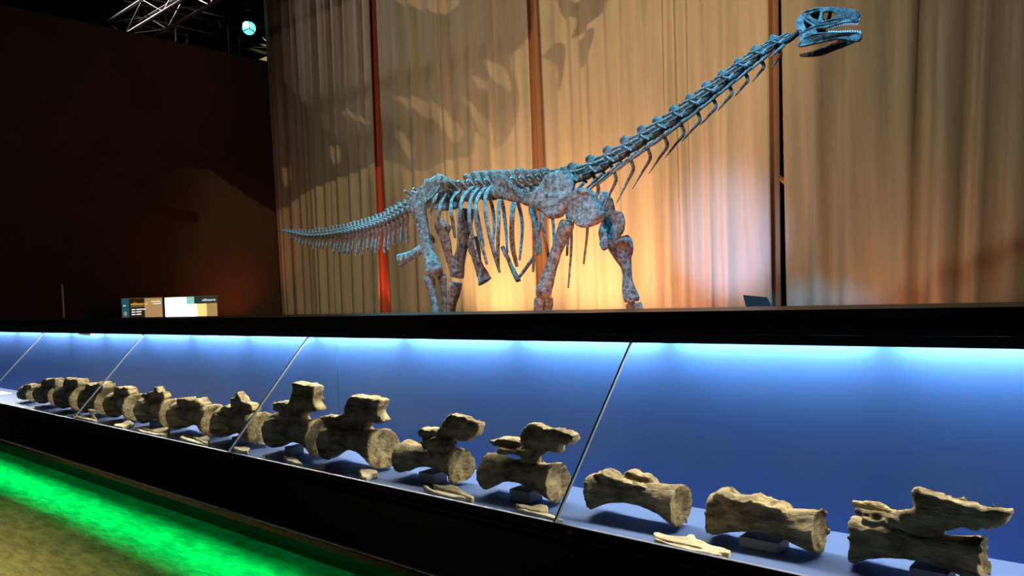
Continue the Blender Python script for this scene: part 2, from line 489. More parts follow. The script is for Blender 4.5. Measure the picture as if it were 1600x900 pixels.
def xz(pts, conv, Y):
    out = []
    for q in pts:
        p = P(*conv(*q), Y); out.append((p[0], p[2]))
    return out


def rough_outline(o, step=0.018, amp=0.004, seed=0):
    rnd = random.Random(seed); out = []
    for i in range(len(o)):
        a = np.array(o[i]); c = np.array(o[(i + 1) % len(o)])
        n = max(1, int(np.linalg.norm(c - a) / step))
        for k in range(n):
            q = a + (c - a) * k / n
            out.append((q[0] + rnd.uniform(-amp, amp), q[1] + rnd.uniform(-amp, amp)))
    return out


def centrum_mesh(b, xl, xr, H, W, Y, arch=0.5, seed=0):
    L = xr - xl; nu, nv = 26, 32
    st = [(-0.0, 0.0, 0.10), (-0.0, 0.5, 0.06)] + [(u, 1.0, 0) for u in np.linspace(0, 1, nu)] + [(1.0, 0.5, -0.06), (1.0, 0.0, -0.10)]
    vs = []
    for u, k, inset in st:
        s = max(0.0, math.sin(math.pi * min(max(u, 0), 1))) ** 0.65
        rim = 1 - 0.10 * math.exp(-min(u, 1 - u) * 40)
        wy = (1 - 0.40 * s) * rim; wt = (1 - 0.22 * s) * rim; wb = (1 - arch * 1.45 * s) * rim
        for v in range(nv):
            a = 2 * math.pi * v / nv
            ca, sa = math.cos(a), math.sin(a)
            cy = math.copysign(abs(ca) ** 0.85, ca); cz = math.copysign(abs(sa) ** 0.85, sa)
            zz = H / 2 + (cz * H / 2 * (wt if sa > 0 else wb)) * (k if k else 0.02)
            yy = cy * W / 2 * wy * (k if k else 0.02) * (1.0 if sa < 0.3 else 0.93)
            vs.append((xl + u * L + inset * L * 0.6, Y + yy, ZF + 0.001 + zz))
    fs = []
    for i in range(len(st) - 1):
        for v in range(nv):
            v2 = (v + 1) % nv
            fs.append((i * nv + v, i * nv + v2, (i + 1) * nv + v2, (i + 1) * nv + v))
    fs.append(tuple(range(nv - 1, -1, -1))); fs.append(tuple((len(st) - 1) * nv + v for v in range(nv)))
    b.add(vs, fs)


GV = 'fossil tail vertebrae in the display case'
VY = 2.18


def vertebra(key, xl, xr, H, label, arch=0.5, plates=(), tubes=(), lumps=(), W=None, mount=None, Y=VY):
    W = W or H * 1.05
    seed = len(WL)
    root = empty('fossil_vertebra', ((xl + xr) / 2, Y, ZF))
    tag(root, label, 'fossil bone', GV)
    b = MB(); centrum_mesh(b, xl, xr, H, W, Y, arch, seed)
    b.organic('centrum', M_FOSSIL, root, voxel=0.0065 if xr > -3.0 else 0.0085, smooth=2, amp=0.012, scl=13, amp2=0.0035, scl2=46, stretch=(0.5, 1, 1), seed=seed)
    if plates or tubes or lumps:
        b = MB()
        for out, conv, th, dy in plates:
            o2 = rough_outline(xz(out, conv, Y + dy), 0.013, 0.0045, seed)
            b.plate(o2, lambda x, z, d=dy: Y + d, th)
        for pts, conv, r, dy in tubes:
            pp = [P(*conv(*q), Y + dy) for q in pts]
            b.sweep(catmull(pp, 3), r, r * 0.8, n=8)
        for ridge, th in lumps:      # outline of (fraction of length, height above the centrum)
            o2 = rough_outline([(xl + fx * (xr - xl), ZF + H + fz) for fx, fz in ridge], 0.014, 0.004, seed)
            b.plate(o2, lambda x, z: Y, th)
        b.organic('neural_arch', M_FOSSIL, root, voxel=0.006 if xr > -3.0 else 0.0075, smooth=0, amp=0.009, scl=20, amp2=0.005, scl2=55, seed=seed + 5)
    if mount:
        fx, wid, hh = mount
        xm = xl + fx * (xr - xl)
        m = MB().box((xm - wid / 2, Y - 0.045, ZF + 0.0005), (xm + wid / 2, Y + 0.035, ZF + hh)).build('mount_block', M_MOUNT, None, False, bevel=0.002)
        tag(m, 'small grey mounting block under the ' + key, 'block', 'mounting blocks under the vertebrae')
    return root


ID = lambda x, y: (x, y)
vertebra('rightmost vertebra', -0.715, -0.40, 0.134, 'rightmost fossil vertebra with long forked process and big sloping spine slab', 0.5,
         plates=[([(855, 275), (870, 280), (1050, 345), (1300, 395), (1515, 437), (1500, 500), (1450, 540), (1370, 555), (1310, 545), (1270, 562), (1230, 550), (1100, 548), (1040, 555), (1010, 590), (1060, 650), (900, 660), (640, 620), (590, 530), (640, 470), (690, 440), (730, 420), (790, 430), (840, 415), (855, 370), (838, 310)], c6, 0.042, 0)],
         tubes=[([(402, 392), (440, 388), (560, 405), (700, 450)], c6, [0.008, 0.011, 0.014, 0.016, 0.017, 0.018, 0.02, 0.02, 0.02, 0.02][:10], -0.0) if False else ([(405, 392), (440, 388), (560, 408), (720, 455)], c6, 0.013, 0.03),
                ([(425, 437), (520, 455), (620, 480), (740, 520)], c6, 0.011, -0.03), ([(470, 500), (560, 530), (650, 520)], c6, 0.013, -0.05)],
         mount=(0.62, 0.09, 0.034))
vertebra('low-ridged vertebra', -1.135, -0.80, 0.138, 'second fossil vertebra from the right, spineless spool with a low broken ridge', 0.42,
         plates=[([(1130, 445), (1150, 412), (1200, 420), (1230, 432), (1290, 418), (1340, 430), (1400, 452), (1410, 490), (1150, 500)], c5, 0.05, 0.02)],
         lumps=[([(0.04,-.03),(0.06,.004),(.16,.008),(.3,-.004),(.42,.002),(.6,-.006),(.75,-.02),(.75,-.05),(.04,-.05)],0.075)], mount=(0.5, 0.12, 0.030))
vertebra('waisted vertebra', -1.585, -1.24, 0.146, 'third fossil vertebra from the right, smooth waisted spool with a square stub', 0.52,
         plates=[([(405, 232), (460, 226), (475, 245), (560, 262), (592, 285), (585, 330), (420, 320), (415, 260)], c5, 0.045, 0.02)],
         lumps=[([(0.05,-.04),(0.08,.0),(.18,.006),(.34,-.006),(.5,-.01),(.7,-.012),(.8,-.03),(.8,-.06),(.05,-.06)],0.075)])
vertebra('vertebra behind the nearest glass seam', -2.085, -1.735, 0.160, 'fossil vertebra partly behind the nearest glass seam, notched spine slab above', 0.52,
         plates=[([(855, 300), (890, 262), (930, 238), (1050, 272), (1180, 305), (1172, 335), (1140, 385), (1110, 365), (1085, 362), (1095, 420), (1050, 410), (970, 425), (940, 445), (970, 490), (840, 480), (860, 430), (840, 380), (860, 340)], c4, 0.04, 0),
                 ([(665, 330), (700, 345), (725, 325), (780, 328), (870, 340), (870, 385), (760, 385), (700, 375)], c4, 0.06, 0.01)],
         tubes=[([(700, 410), (780, 415), (900, 425)], c4, 0.014, -0.03)], mount=(0.55, 0.095, 0.043))
vertebra('vertebra with tilted slab', -2.59, -2.235, 0.160, 'fossil vertebra with short tilted spine slab and hollow side pocket', 0.5,
         plates=[([(350, 265), (370, 235), (400, 215), (430, 176), (605, 235), (600, 275), (575, 312), (540, 330), (510, 350), (450, 335), (400, 370), (310, 350)], c4, 0.045, 0),
                 ([(225, 290), (245, 270), (300, 278), (355, 272), (360, 325), (240, 325)], c4, 0.06, 0.0),
                 ([(240, 348), (340, 322), (415, 350), (410, 420), (330, 410), (250, 390)], c4, 0.05, -0.02)],
         mount=(0.52, 0.09, 0.043))
vertebra('squared spine vertebra', -3.12, -2.725, 0.198, 'large fossil vertebra with broad squared spine and cracked round end face', 0.5,
         plates=[([(630, 232), (720, 245), (800, 260), (822, 268), (800, 330), (845, 400), (800, 410), (740, 400), (715, 440), (740, 500), (600, 520), (520, 450), (440, 392), (430, 364), (500, 360), (540, 372), (590, 350), (600, 300), (612, 262)], c3, 0.055, 0)], mount=None)
vertebra('tallest vertebra', -3.60, -3.20, 0.208, 'tallest fossil vertebra, upright rectangular spine left of the squared one', 0.45,
         plates=[([(265, 150), (340, 163), (405, 175), (398, 280), (420, 325), (380, 330), (335, 345), (310, 370), (340, 440), (200, 440), (185, 360), (140, 322), (135, 282), (235, 280), (255, 240), (262, 200)], c3, 0.06, 0)],
         mount=(0.4, 0.05, 0.043))
vertebra('stump-spined vertebra', -4.16, -3.735, 0.200, 'fossil vertebra with a jagged leaning stump, crossed by a glass seam', 0.42,
         plates=[([(760, 265), (780, 262), (800, 300), (830, 330), (890, 360), (905, 410), (850, 450), (740, 430), (740, 360), (735, 312), (765, 300)], c2, 0.05, 0)],
         lumps=[([(0.08,-.03),(0.12,.004),(.22,.01),(.34,-.004),(.6,0),(.7,-.05),(.1,-.05)],0.08)], mount=(0.45, 0.05, 0.043))
vertebra('stubby vertebra', -4.70, -4.245, 0.203, 'fossil vertebra with low stub arch, two left of the tallest', 0.42,
         plates=[([(400, 345), (430, 322), (480, 320), (518, 350), (500, 420), (400, 420)], c2, 0.07, 0)], lumps=[([(0.1,-.03),(0.14,.008),(.3,.014),(.5,.01),(.62,.02),(.7,-.05),(.1,-.05)],0.08)])
vertebra('spiky vertebra', -5.16, -4.78, 0.205, 'fossil vertebra with small spiky arch tips and dark flank', 0.40,
         plates=[([(128, 214), (145, 218), (165, 255), (200, 258), (212, 295), (200, 350), (40, 350), (30, 280), (90, 262), (132, 248)], c2, 0.05, 0)], mount=(0.4, 0.05, 0.043))
vertebra('plain round vertebra', -5.66, -5.32, 0.205, 'plain fossil vertebra with rounded end face and no visible spine', 0.35, lumps=[([(0.12,-.04),(0.15,.015),(.3,.03),(.45,.02),(.6,.035),(.8,.028),(.9,.0),(.85,-.05),(.12,-.06)],0.07)])
vertebra('knobbly vertebra', -6.12, -5.80, 0.212, 'fossil vertebra with knobbly top, fourth from the far left end', 0.3,
         lumps=[([(0.05,-.04),(0.1,.012),(.25,.02),(.5,.01),(.7,.028),(.85,.04),(1.0,.022),(1.08,.03),(1.12,.0),(.9,-.05),(.1,-.06)],0.09)])
vertebra('wide faced vertebra', -6.60, -6.25, 0.205, 'fossil vertebra with a wide pale six-sided face and cracked flank', 0.25, W=0.24,
         lumps=[([(0.1,-.04),(0.15,.03),(.3,.05),(.5,.035),(.7,.045),(.9,.05),(1.05,.02),(.95,-.05),(.1,-.06)],0.085)])
vertebra('hump-topped vertebra', -7.12, -6.76, 0.188, 'fossil vertebra with humped top, second from the far left end', 0.3,
         lumps=[([(0.1,-.04),(0.18,.02),(.35,.04),(.55,.03),(.75,.045),(1.0,.05),(1.1,.02),(.95,-.05),(.1,-.06)],0.075)])
vertebra('smallest vertebra', -7.60, -7.36, 0.142, 'smallest fossil vertebra, at the far left end of the row', 0.25, lumps=[([(0.2,-.04),(0.25,.008),(.5,.012),(.75,.02),(1.05,.018),(1.1,-.01),(.95,-.05),(.2,-.05)],0.06)])


def chip(parts, conv, label, th=0.027):
    b = MB()
    for out in parts:
        pl = [PZ(*conv(*q), ZF + 0.012) for q in out]
        n = len(pl)
        vs = [(p[0], p[1], ZF + 0.0015) for p in pl] + [(p[0], p[1], ZF + th) for p in pl]
        fs = [tuple(range(n)), tuple(range(2 * n - 1, n - 1, -1))] + [(i, i + n, (i + 1) % n + n, (i + 1) % n) for i in range(n)]
        b.add(vs, fs)
    og = b.origin(); og[2] = ZF
    o = b.organic('bone_fragment', M_CHIP, None, voxel=0.004, smooth=1, amp=0.004, scl=30, origin=og, seed=len(WL))
    tag(o, label, 'bone fragment', 'chevron bone fragments at the front of the shelf')


chip([[(575, 648), (620, 650), (700, 670), (785, 672), (800, 655), (840, 662), (850, 690), (950, 725), (1075, 765), (1060, 782), (960, 770), (850, 735), (700, 705), (590, 672)],
      [(585, 680), (700, 715), (850, 745), (1020, 785), (1000, 792), (840, 765), (680, 725), (590, 690)]], c5, 'long slender bone fragment with a small knob, nearest the right end', 0.024)
chip([[(805, 755), (860, 760), (910, 770), (960, 757), (1000, 762), (1000, 790), (960, 800), (900, 790), (840, 778)], [(800, 782), (860, 790), (930, 808), (1000, 812), (1100, 850), (1060, 850), (960, 825), (860, 800)]], c4, 'broad flaky bone fragment lying at the foot of the nearest glass seam')
chip([[(300, 628), (360, 640), (430, 635), (465, 660), (550, 712), (535, 720), (440, 680), (340, 655)], [(240, 635), (265, 640), (300, 668), (370, 680), (440, 695), (500, 715), (440, 715), (340, 695), (270, 668)]], c4, 'paired pointed bone fragment in front of the tilted slab vertebra')
chip([[(640, 705), (680, 715), (735, 722), (775, 735), (780, 750), (740, 757), (710, 780), (680, 780), (660, 740)]], c3, 'triangular tan bone fragment in front of the squared spine vertebra')
chip([[(175, 635), (210, 645), (250, 640), (262, 660), (300, 690), (260, 688), (200, 670)]], c3, 'small arrow shaped bone fragment in front of the tallest vertebra')
chip([[(715, 702), (760, 712), (820, 705), (850, 722), (835, 750), (800, 745), (730, 722)]], c2, 'small tan bone fragment in front of the jagged stump vertebra')
chip([[(320, 605), (400, 615), (500, 618), (540, 635), (520, 682), (490, 672), (420, 640), (340, 618)], [(305, 630), (340, 625), (420, 655), (490, 685), (440, 682), (340, 650)]], c2, 'forked bone fragment in front of the stub arch vertebra')
chip([[(0, 548), (80, 565), (170, 558), (200, 548), (228, 570), (210, 600), (140, 595), (50, 575)], [(-30, 562), (50, 588), (150, 603), (205, 612), (100, 612), (0, 590)]], c2, 'forked bone fragment in front of the spiky vertebra')
chip([[(800, 748), (860, 738), (900, 712), (945, 738), (920, 752), (860, 765), (810, 760)]], c1, 'short pale bone fragment in front of the plain round vertebra')
chip([[(495, 680), (540, 658), (560, 668), (580, 685), (640, 705), (690, 722), (660, 724), (580, 705), (520, 690)]], c1, 'thin knobbed bone fragment under the wide faced vertebra')
# an upright waisted fragment
p0 = PZ(*c1(650, 708), ZF)
b = MB()
zz = [0.0, 0.01, 0.03, 0.05, 0.068, 0.078]; rr = [0.045, 0.042, 0.026, 0.022, 0.036, 0.04]
b.sweep([(p0[0], p0[1], ZF + 0.001 + q) for q in zz], rr, [q * 0.6 for q in rr], n=12)
tag(b.organic('bone_fragment', M_CHIP, None, voxel=0.005, smooth=1, amp=0.006, scl=25, origin=(p0[0], p0[1], ZF)), 'upright waisted bone fragment between knobbly and wide faced vertebrae', 'bone fragment', 'chevron bone fragments at the front of the shelf')
p0 = PZ(8, 616, ZF + 0.006)
tag(MB().box((p0[0] - 0.28, p0[1] - 0.05, ZF + 0.0005), (p0[0] + 0.03, p0[1] + 0.05, ZF + 0.012)).build('label_card', material('card', (0.85, 0.83, 0.78), 0.7), None, False, bevel=0.002), 'small white caption card on the shelf at the far left end', 'card')

# ------------------------------------------------------------------ mounted sauropod skeleton
DY = 3.9
dino = empty('dinosaur_skeleton', (-3.6, DY, ZS))
tag(dino, 'mounted long-necked dinosaur skeleton under blue light in front of the curtains', 'dinosaur skeleton')


def D(x, y, dy=0.0): return P(x, y, DY + dy)
def rp(x, y, wpx, dy=0.0): return wpx / scale_at(D(x, y, dy))


def limb(name, pts, dy, depth=0.9, k=4, n=14, parent=None, amp=0.008):
    """pts: (x, y, half width) in picture pixels, laid on the plane DY + dy"""
    ctr = [np.append(D(x, y, dy), rp(x, y, h, dy)) for x, y, h in pts]
    cs = catmull(ctr, k)
    b = MB(); b.sweep([c[:3] for c in cs], [c[3] for c in cs], [c[3] * depth for c in cs], n=n)
    for i, v in enumerate(b.v):
        q = Vector(v); d = amp * noise.noise(q * 9) + amp * 0.5 * noise.noise(q * 25)
        b.v[i] = tuple(q + Vector((d, d * 0.6, d * 0.4)))
    return b.build(name, M_BONE, parent or dino)


def plate_bone(name, px, dy, th, bow=0.0, voxel=0.011, parent=None, amp=0.010, smooth=4):
    o2 = [(D(x, y, dy)[0], D(x, y, dy)[2]) for x, y in px]
    x0 = min(q[0] for q in o2); x1 = max(q[0] for q in o2)
    b = MB(); b.plate(o2, lambda x, z: DY + dy + bow * math.sin(math.pi * (x - x0) / (x1 - x0)), th)
    return b.organic(name, M_BONE, parent or dino, voxel=voxel, smooth=smooth, amp=amp, scl=11, amp2=0.003, scl2=40)


def along(path, n, e=1.0):
    """n points along a picture-space polyline, with tangents"""
    pts = catmull([np.array(p, float) for p in path], 8)
    L = np.concatenate([[0], np.cumsum([np.linalg.norm(pts[i + 1][:2] - pts[i][:2]) for i in range(len(pts) - 1)])])
    out = []
    for i in range(n):
        s = L[-1] * (i / (n - 1)) ** e
        k = min(int(np.searchsorted(L, s, side='right') - 1), len(pts) - 2)
        f = (s - L[k]) / (L[k + 1] - L[k] + 1e-9)
        out.append(pts[k] * (1 - f) + pts[k + 1] * f)
    return out


def vert_mesh(c, a, u, L, r, trans=0.0, tup=0.3, zyg=0.0, archh=0.0, n=10):
    """spool centrum about axis a with arch, transverse processes and zygapophyses"""
    b = MB(); w_ = np.array([0, 1.0, 0])
    ts = [-0.5, -0.42, -0.2, 0, 0.2, 0.42, 0.5]; rs = [0.86, 1.0, 0.78, 0.66, 0.78, 1.0, 0.86]
    b.sweep([c + a * L * t for t in ts], [r * q for q in rs], n=n)
    if archh:
        b.sweep([c + u * (r * 0.5), c + u * (r + archh)], [L * 0.30, L * 0.22], r * 0.6, ref=w_, n=8)
    if trans:
        for s in (-1, 1):
            p0 = c + w_ * s * r * 0.5 + u * r * 0.5
            b.sweep([p0, p0 + w_ * s * trans * 0.6 + u * trans * tup * 0.6, p0 + w_ * s * trans + u * trans * tup - a * trans * 0.15], [L * 0.22, L * 0.16, L * 0.2], r * 0.22, ref=u, n=6)
    if zyg:
        for s in (-1, 1):
            q = c + u * (r + archh * 0.75) + w_ * s * r * 0.45
            b.sweep([q - a * L * 0.55 + u * zyg * 0.35, q, q + a * L * 0.6 - u * zyg * 0.1], [zyg * 0.30, zyg * 0.4, zyg * 0.28], n=6)
    return b


def blade(c, u, a, h, wb, wt, th, rnd=1.0):
    """neural spine: blade from c along u"""
    b = MB()
    pts = [c + u * h * t for t in (0, 0.35, 0.7, 0.9, 1.0)]
    ws = [wb, wb * 0.75, (wb + wt) / 2, wt, wt * 0.75]
    b.sweep(pts, [q * 0.5 for q in ws], [th * 0.5, th * 0.45, th * 0.6, th * 0.8, th * 0.6], n=8)
    return b


# tail
tail = along([(646, 323, 9), (630, 332, 8.5), (612, 342, 7.5), (592, 350, 7), (572, 356, 6.2), (550, 361, 5.5), (528, 364.5, 5), (505, 367, 4.2), (480, 367.5, 3.4), (460, 364, 2.4), (442, 360.5, 1.2)], 36, 0.85)
for i, t in enumerate(tail):
    q0 = tail[max(i - 1, 0)]; q1 = tail[min(i + 1, len(tail) - 1)]
    c = D(t[0], t[1]); s = 1 / scale_at(c)
    a = D(q0[0], q0[1]) - D(q1[0], q1[1]); L = np.linalg.norm(a) / (2 if 0 < i < len(tail) - 1 else 1); a /= np.linalg.norm(a)
    u = np.cross(a, [0, -1.0, 0]) * -1
    if u[2] < 0: u = -u
    r = t[2] * s * 0.82
    fr = i / 35
    v = vert_mesh(c, a, u, L * 0.9, r, trans=max(0, 0.075 * (1 - fr * 1.5)), tup=0.15, zyg=r * 0.6, archh=r * 0.4).build('caudal_vertebra', M_BONE, dino)
    h = s * (12 * (1 - fr) ** 0.7 + 2.5) * random.uniform(0.85, 1.12)
    back = (u * 0.93 - a * 0.36)
    blade(c + u * r * 0.8, back, a, h, L * 0.62, L * 0.62, r * 0.55 + 0.004).build('neural_spine', M_BONE, v)
    if i >= 1 and fr < 0.97:
        hl = s * np.interp(fr, [0, 0.2, 0.45, 0.6, 0.8, 1], [46, 42, 32, 24, 15, 3]) * random.uniform(0.8, 1.1)
        down = -u * 0.93 - a * random.uniform(0.22, 0.5); down /= np.linalg.norm(down)
        c0 = c - u * r * 0.9 - a * L * 0.4
        cs = [c0, c0 + down * hl * 0.3, c0 + down * hl * 0.65, c0 + down * hl * 0.9, c0 + down * hl]
        wv = min(L * 0.6, s * 4.2) * random.uniform(0.75, 1.2)
        MB().sweep(cs, [wv * 0.8, wv * 0.6, wv * 0.72, wv * 0.95, wv * 0.6], [r * 0.9, r * 0.4, r * 0.3, r * 0.3, r * 0.2], n=8).build('chevron', M_BONE, dino)

# back
back_pts = along([(655, 318, 10), (680, 312, 11), (705, 308, 11), (740, 305, 11), (780, 303, 11), (820, 301, 11), (855, 297, 11), (888, 288, 10)], 18)
tops = [(655, 300), (672, 280), (690, 281), (702, 285), (710, 282), (718, 284), (731, 273), (743, 269), (757, 268), (769, 267), (783, 267), (797, 267), (811, 264), (825, 266), (838, 266), (850, 264), (868, 265), (883, 261)]
for i, t in enumerate(back_pts):
    q0 = back_pts[max(i - 1, 0)]; q1 = back_pts[min(i + 1, len(back_pts) - 1)]
    c = D(t[0], t[1]); s = 1 / scale_at(c)
    a = D(q1[0], q1[1]) - D(q0[0], q0[1]); L = np.linalg.norm(a) / (2 if 0 < i < 17 else 1); a /= np.linalg.norm(a)
    u = np.cross(a, [0, 1.0, 0]) * -1
    if u[2] < 0: u = -u
    r = t[2] * s * 0.9
    nm = 'sacral_vertebra' if i < 4 else 'dorsal_vertebra'
    v = vert_mesh(c, a, u, L * 0.95, r, trans=0.10, tup=0.7, zyg=0.04, archh=0.05, n=12).build(nm, M_BONE, dino)
    j = min(range(18), key=lambda k: abs(tops[k][0] - t[0]))
    tp = D(tops[i][0], tops[i][1]); base = c + u * r * 0.9
    uu = tp - base; h = np.linalg.norm(uu); uu /= h
    blade(base, uu, a, h, L * 0.80, L * 0.62, 0.065).build('neural_spine', M_BONE, v)

# neck
neck = along([(900, 281, 10), (925, 270, 9.5), (950, 256, 9), (975, 241, 8.5), (1000, 225, 8.5), (1025, 209, 8.5), (1050, 192, 8.5), (1078, 172, 8.5), (1105, 151, 8.5), (1132, 130, 8), (1160, 108, 7.5), (1187, 87, 7), (1214, 70, 6.5)], 13)
for i, t in enumerate(neck):
    q0 = neck[max(i - 1, 0)]; q1 = neck[min(i + 1, len(neck) - 1)]
    c = D(t[0], t[1]); s = 1 / scale_at(c)
    a = D(q1[0], q1[1]) - D(q0[0], q0[1]); L = np.linalg.norm(a) / (2 if 0 < i < 12 else 1); a /= np.linalg.norm(a)
    u = np.cross(a, [0, 1.0, 0]) * -1
    if u[2] < 0: u = -u
    w_ = np.array([0, 1.0, 0])
    r = t[2] * s * 0.80
    b = vert_mesh(c, a, u, L * 1.0, r, n=12)
    arch = r * 1.0
    b.sweep([c + u * r * 0.4 - a * L * 0.05, c + u * (r + arch)], [L * 0.30, L * 0.18], r * 0.55, ref=w_, n=8)
    for sd in (-1, 1):
        pz = c + u * (r * 1.15) + w_ * sd * r * 0.9
        # long struts of the zygapophyses and the side laminae
        b.sweep(catmull([pz + u * r * 1.05 - a * L * 0.72, pz + u * r * 0.75 - a * L * 0.2, pz + u * r * 0.15 + a * L * 0.25, pz - u * r * 0.1 + a * L * 0.75], 3), [r * 0.34] * 3 + [r * 0.26] * 4 + [r * 0.34] * 3, n=7)
        b.sweep([pz + u * r * 0.4 - a * L * 0.1, c + w_ * sd * r * 1.25 - u * r * 0.1 + a * L * 0.12, c + w_ * sd * r * 1.5 - u * r * 0.9 + a * L * 0.3], r * 0.28, n=7)
        b.sweep([c + w_ * sd * r * 1.0 + u * r * 0.3 - a * L * 0.5, c + w_ * sd * r * 1.25 - u * r * 0.1 + a * L * 0.12], r * 0.22, n=6)
    v = b.build('cervical_vertebra', M_BONE, dino)
    fr = i / 12
    hsp = s * np.interp(fr, [0, 0.3, 0.6, 1], [15, 14, 11, 9])
    bk = u * 0.9 - a * 0.45 * (fr > 0.35) ; bk /= np.linalg.norm(bk)
    for sd in (-1, 1):
        blade(c + u * (r + arch * 0.5) + w_ * sd * r * 0.35, (bk + w_ * sd * 0.22), a, hsp, L * 0.55, L * 0.34, r * 0.5).build('neural_spine', M_BONE, v)
    # near cervical rib runs back along the neck, far one hangs lower
    ln = s * np.interp(fr, [0, 0.15, 0.5, 1], [30, 92, 70, 30])
    dn = D(t[0] - 10, t[1] + np.interp(fr, [0, 0.4, 1], [9.5, 8.0, 9.0]), -0.06) - D(t[0], t[1], -0.06); dn /= np.linalg.norm(dn)
    p0 = D(t[0], t[1], -0.06) - u * r * 1.2 + a * L * 0.35
    pts = [p0 + dn * ln * q for q in (0, 0.2, 0.45, 0.7, 0.9, 1.0)]
    MB().sweep(pts, [s * q for q in (2.6, 2.8, 2.2, 1.7, 1.1, 0.5)], n=8).build('cervical_rib', M_BONE, dino)
    off = np.interp(fr, [0, 0.3, 0.6, 1], [30, 30, 24, 17])
    ln2 = np.interp(fr, [0, 0.2, 0.45, 0.7, 1], [42, 60, 50, 36, 26])
    dx, dy_ = np.interp(fr, [0, 0.25, 0.6, 1], [-0.35, -0.45, -0.68, -0.6]), np.interp(fr, [0, 0.25, 0.6, 1], [0.93, 0.9, 0.75, 0.8])
    fx, fy = t[0] + 6, t[1] + off
    if i > 0:
        pth = [(t[0] - 2, t[1] + 5), (t[0] + 4, t[1] + off * 0.6), (fx, fy), (fx + dx * ln2 * 0.35, fy + dy_ * ln2 * 0.35), (fx + dx * ln2 * 0.75, fy + dy_ * ln2 * 0.75), (fx + dx * ln2, fy + dy_ * ln2)]
        pp = catmull([D(x, y, 0.05) for x, y in pth], 3)
        ra = np.interp(np.linspace(0, 1, len(pp)), [0, 0.3, 0.45, 0.8, 1], [3.2, 3.0, 2.8, 1.5, 0.5])
        MB().sweep(pp, [s * q for q in ra], n=8).build('cervical_rib', M_BONE, dino)

# ribs
near_ribs = [[(690, 297), (680, 310), (672, 335)], [(702, 300), (690, 315), (686, 335), (684, 357)],
             [(718, 299), (706, 312), (705, 330), (708, 350), (711, 372)], [(738, 293), (724, 308), (718, 330), (717, 370), (714, 422)],
             [(748, 293), (736, 310), (733, 335), (737, 365), (748, 410)], [(760, 291), (747, 308), (743, 330), (748, 365), (761, 413)],
             [(774, 286), (761, 300), (758, 322), (763, 360), (772, 395), (781, 426)], [(794, 296), (781, 312), (779, 350), (778, 390), (779, 420)],
             [(814, 298), (803, 318), (800, 350), (801, 385), (808, 417)], [(840, 302), (829, 322), (834, 352), (835, 390), (833, 425)],
             [(858, 304), (847, 325), (850, 360), (857, 402)], [(888, 318), (893, 375), (888, 450)], [(915, 330), (918, 358), (912, 413)]]
for k, rb_ in enumerate(near_ribs):
    m = len(rb_); ctr = []
    for j, (x, y) in enumerate(rb_):
        f = j / (m - 1)
        dy = -0.05 - 0.24 * math.sin(min(1, f * 1.4 + 0.12) * math.pi * 0.5) + 0.07 * f
        wd = (4.3 if k != 8 else 5.6) * np.interp(f, [0, 0.2, 0.6, 0.92, 1], [1.15, 1.0, 0.85, 0.95, 0.6])
        if k > 10: wd *= 0.75
        ctr.append(np.append(D(x, y, dy), rp(x, y, wd, dy)))
    cs = catmull(ctr, 6)
    MB().sweep([c[:3] for c in cs], [c[3] for c in cs], [c[3] * 0.5 for c in cs], n=9).build('rib', M_BONE, dino)
far_ribs = [[(728, 298), (740, 312), (748, 345), (756, 385)], [(752, 298), (766, 312), (772, 345), (770, 392)], [(772, 296), (784, 314), (790, 352), (793, 396)], [(794, 296), (808, 314), (816, 352), (812, 407)],
            [(815, 296), (829, 312), (838, 345), (845, 395)], [(840, 294), (856, 310), (864, 345), (866, 400)], [(862, 290), (880, 312), (888, 350), (886, 400)]]
for rb_ in far_ribs:
    m = len(rb_); ctr = []
    for j, (x, y) in enumerate(rb_):
        f = j / (m - 1); dy = 0.05 + 0.24 * math.sin(min(1, f * 1.4 + 0.12) * math.pi * 0.5) - 0.05 * f
        ctr.append(np.append(D(x, y, dy), rp(x, y, 3.8 * np.interp(f, [0, 0.6, 0.92, 1], [1.1, 0.85, 0.9, 0.6]), dy)))
    cs = catmull(ctr, 6)
    MB().sweep([c[:3] for c in cs], [c[3] for c in cs], [c[3] * 0.5 for c in cs], n=9).build('rib', M_BONE, dino)
limb('sternal_rib', [(786, 385, 3.5), (797, 412, 4), (808, 434, 5), (810, 440, 4)], 0.05, 0.7)
limb('sternal_rib', [(838, 397, 2.6), (824, 416, 3), (812, 432, 3)], -0.08, 0.7)
limb('sternal_rib', [(846, 345, 3.2), (840, 370, 3.0), (842, 398, 3)], -0.1, 0.7)

# hips
plate_bone('ilium', [(640, 322), (643, 310), (650, 296), (660, 283), (672, 275), (683, 271), (694, 275), (699, 284), (698, 297), (690, 303), (680, 309), (672, 318), (662, 325), (650, 326)], -0.16, 0.045, 0.05)
plate_bone('ilium', [(672, 322), (676, 308), (684, 294), (694, 284), (706, 280), (716, 284), (724, 294), (728, 310), (720, 326), (704, 330), (686, 328)], 0.16, 0.045, -0.04)
limb('ilium_rim', [(666, 316, 2.6), (674, 310, 2.6), (682, 302, 2.8), (688, 290, 2.8), (690, 275, 2.6)], -0.20, 0.9)
limb('pubis', [(686, 345, 9), (690, 356, 11), (694, 370, 11), (701, 395, 7.5), (708, 416, 9), (712, 428, 11)], -0.02, 0.5)
limb('pubis', [(738, 372, 11), (742, 392, 11), (748, 415, 8.5), (754, 430, 10), (758, 440, 13)], 0.10, 0.55)
limb('ischium', [(676, 372, 9), (660, 388, 8), (642, 399, 7.5), (630, 405, 10), (624, 408, 11)], 0.02, 0.5)
limb('ischium', [(700, 352, 7), (695, 372, 6), (698, 392, 5)], 0.12, 0.5)

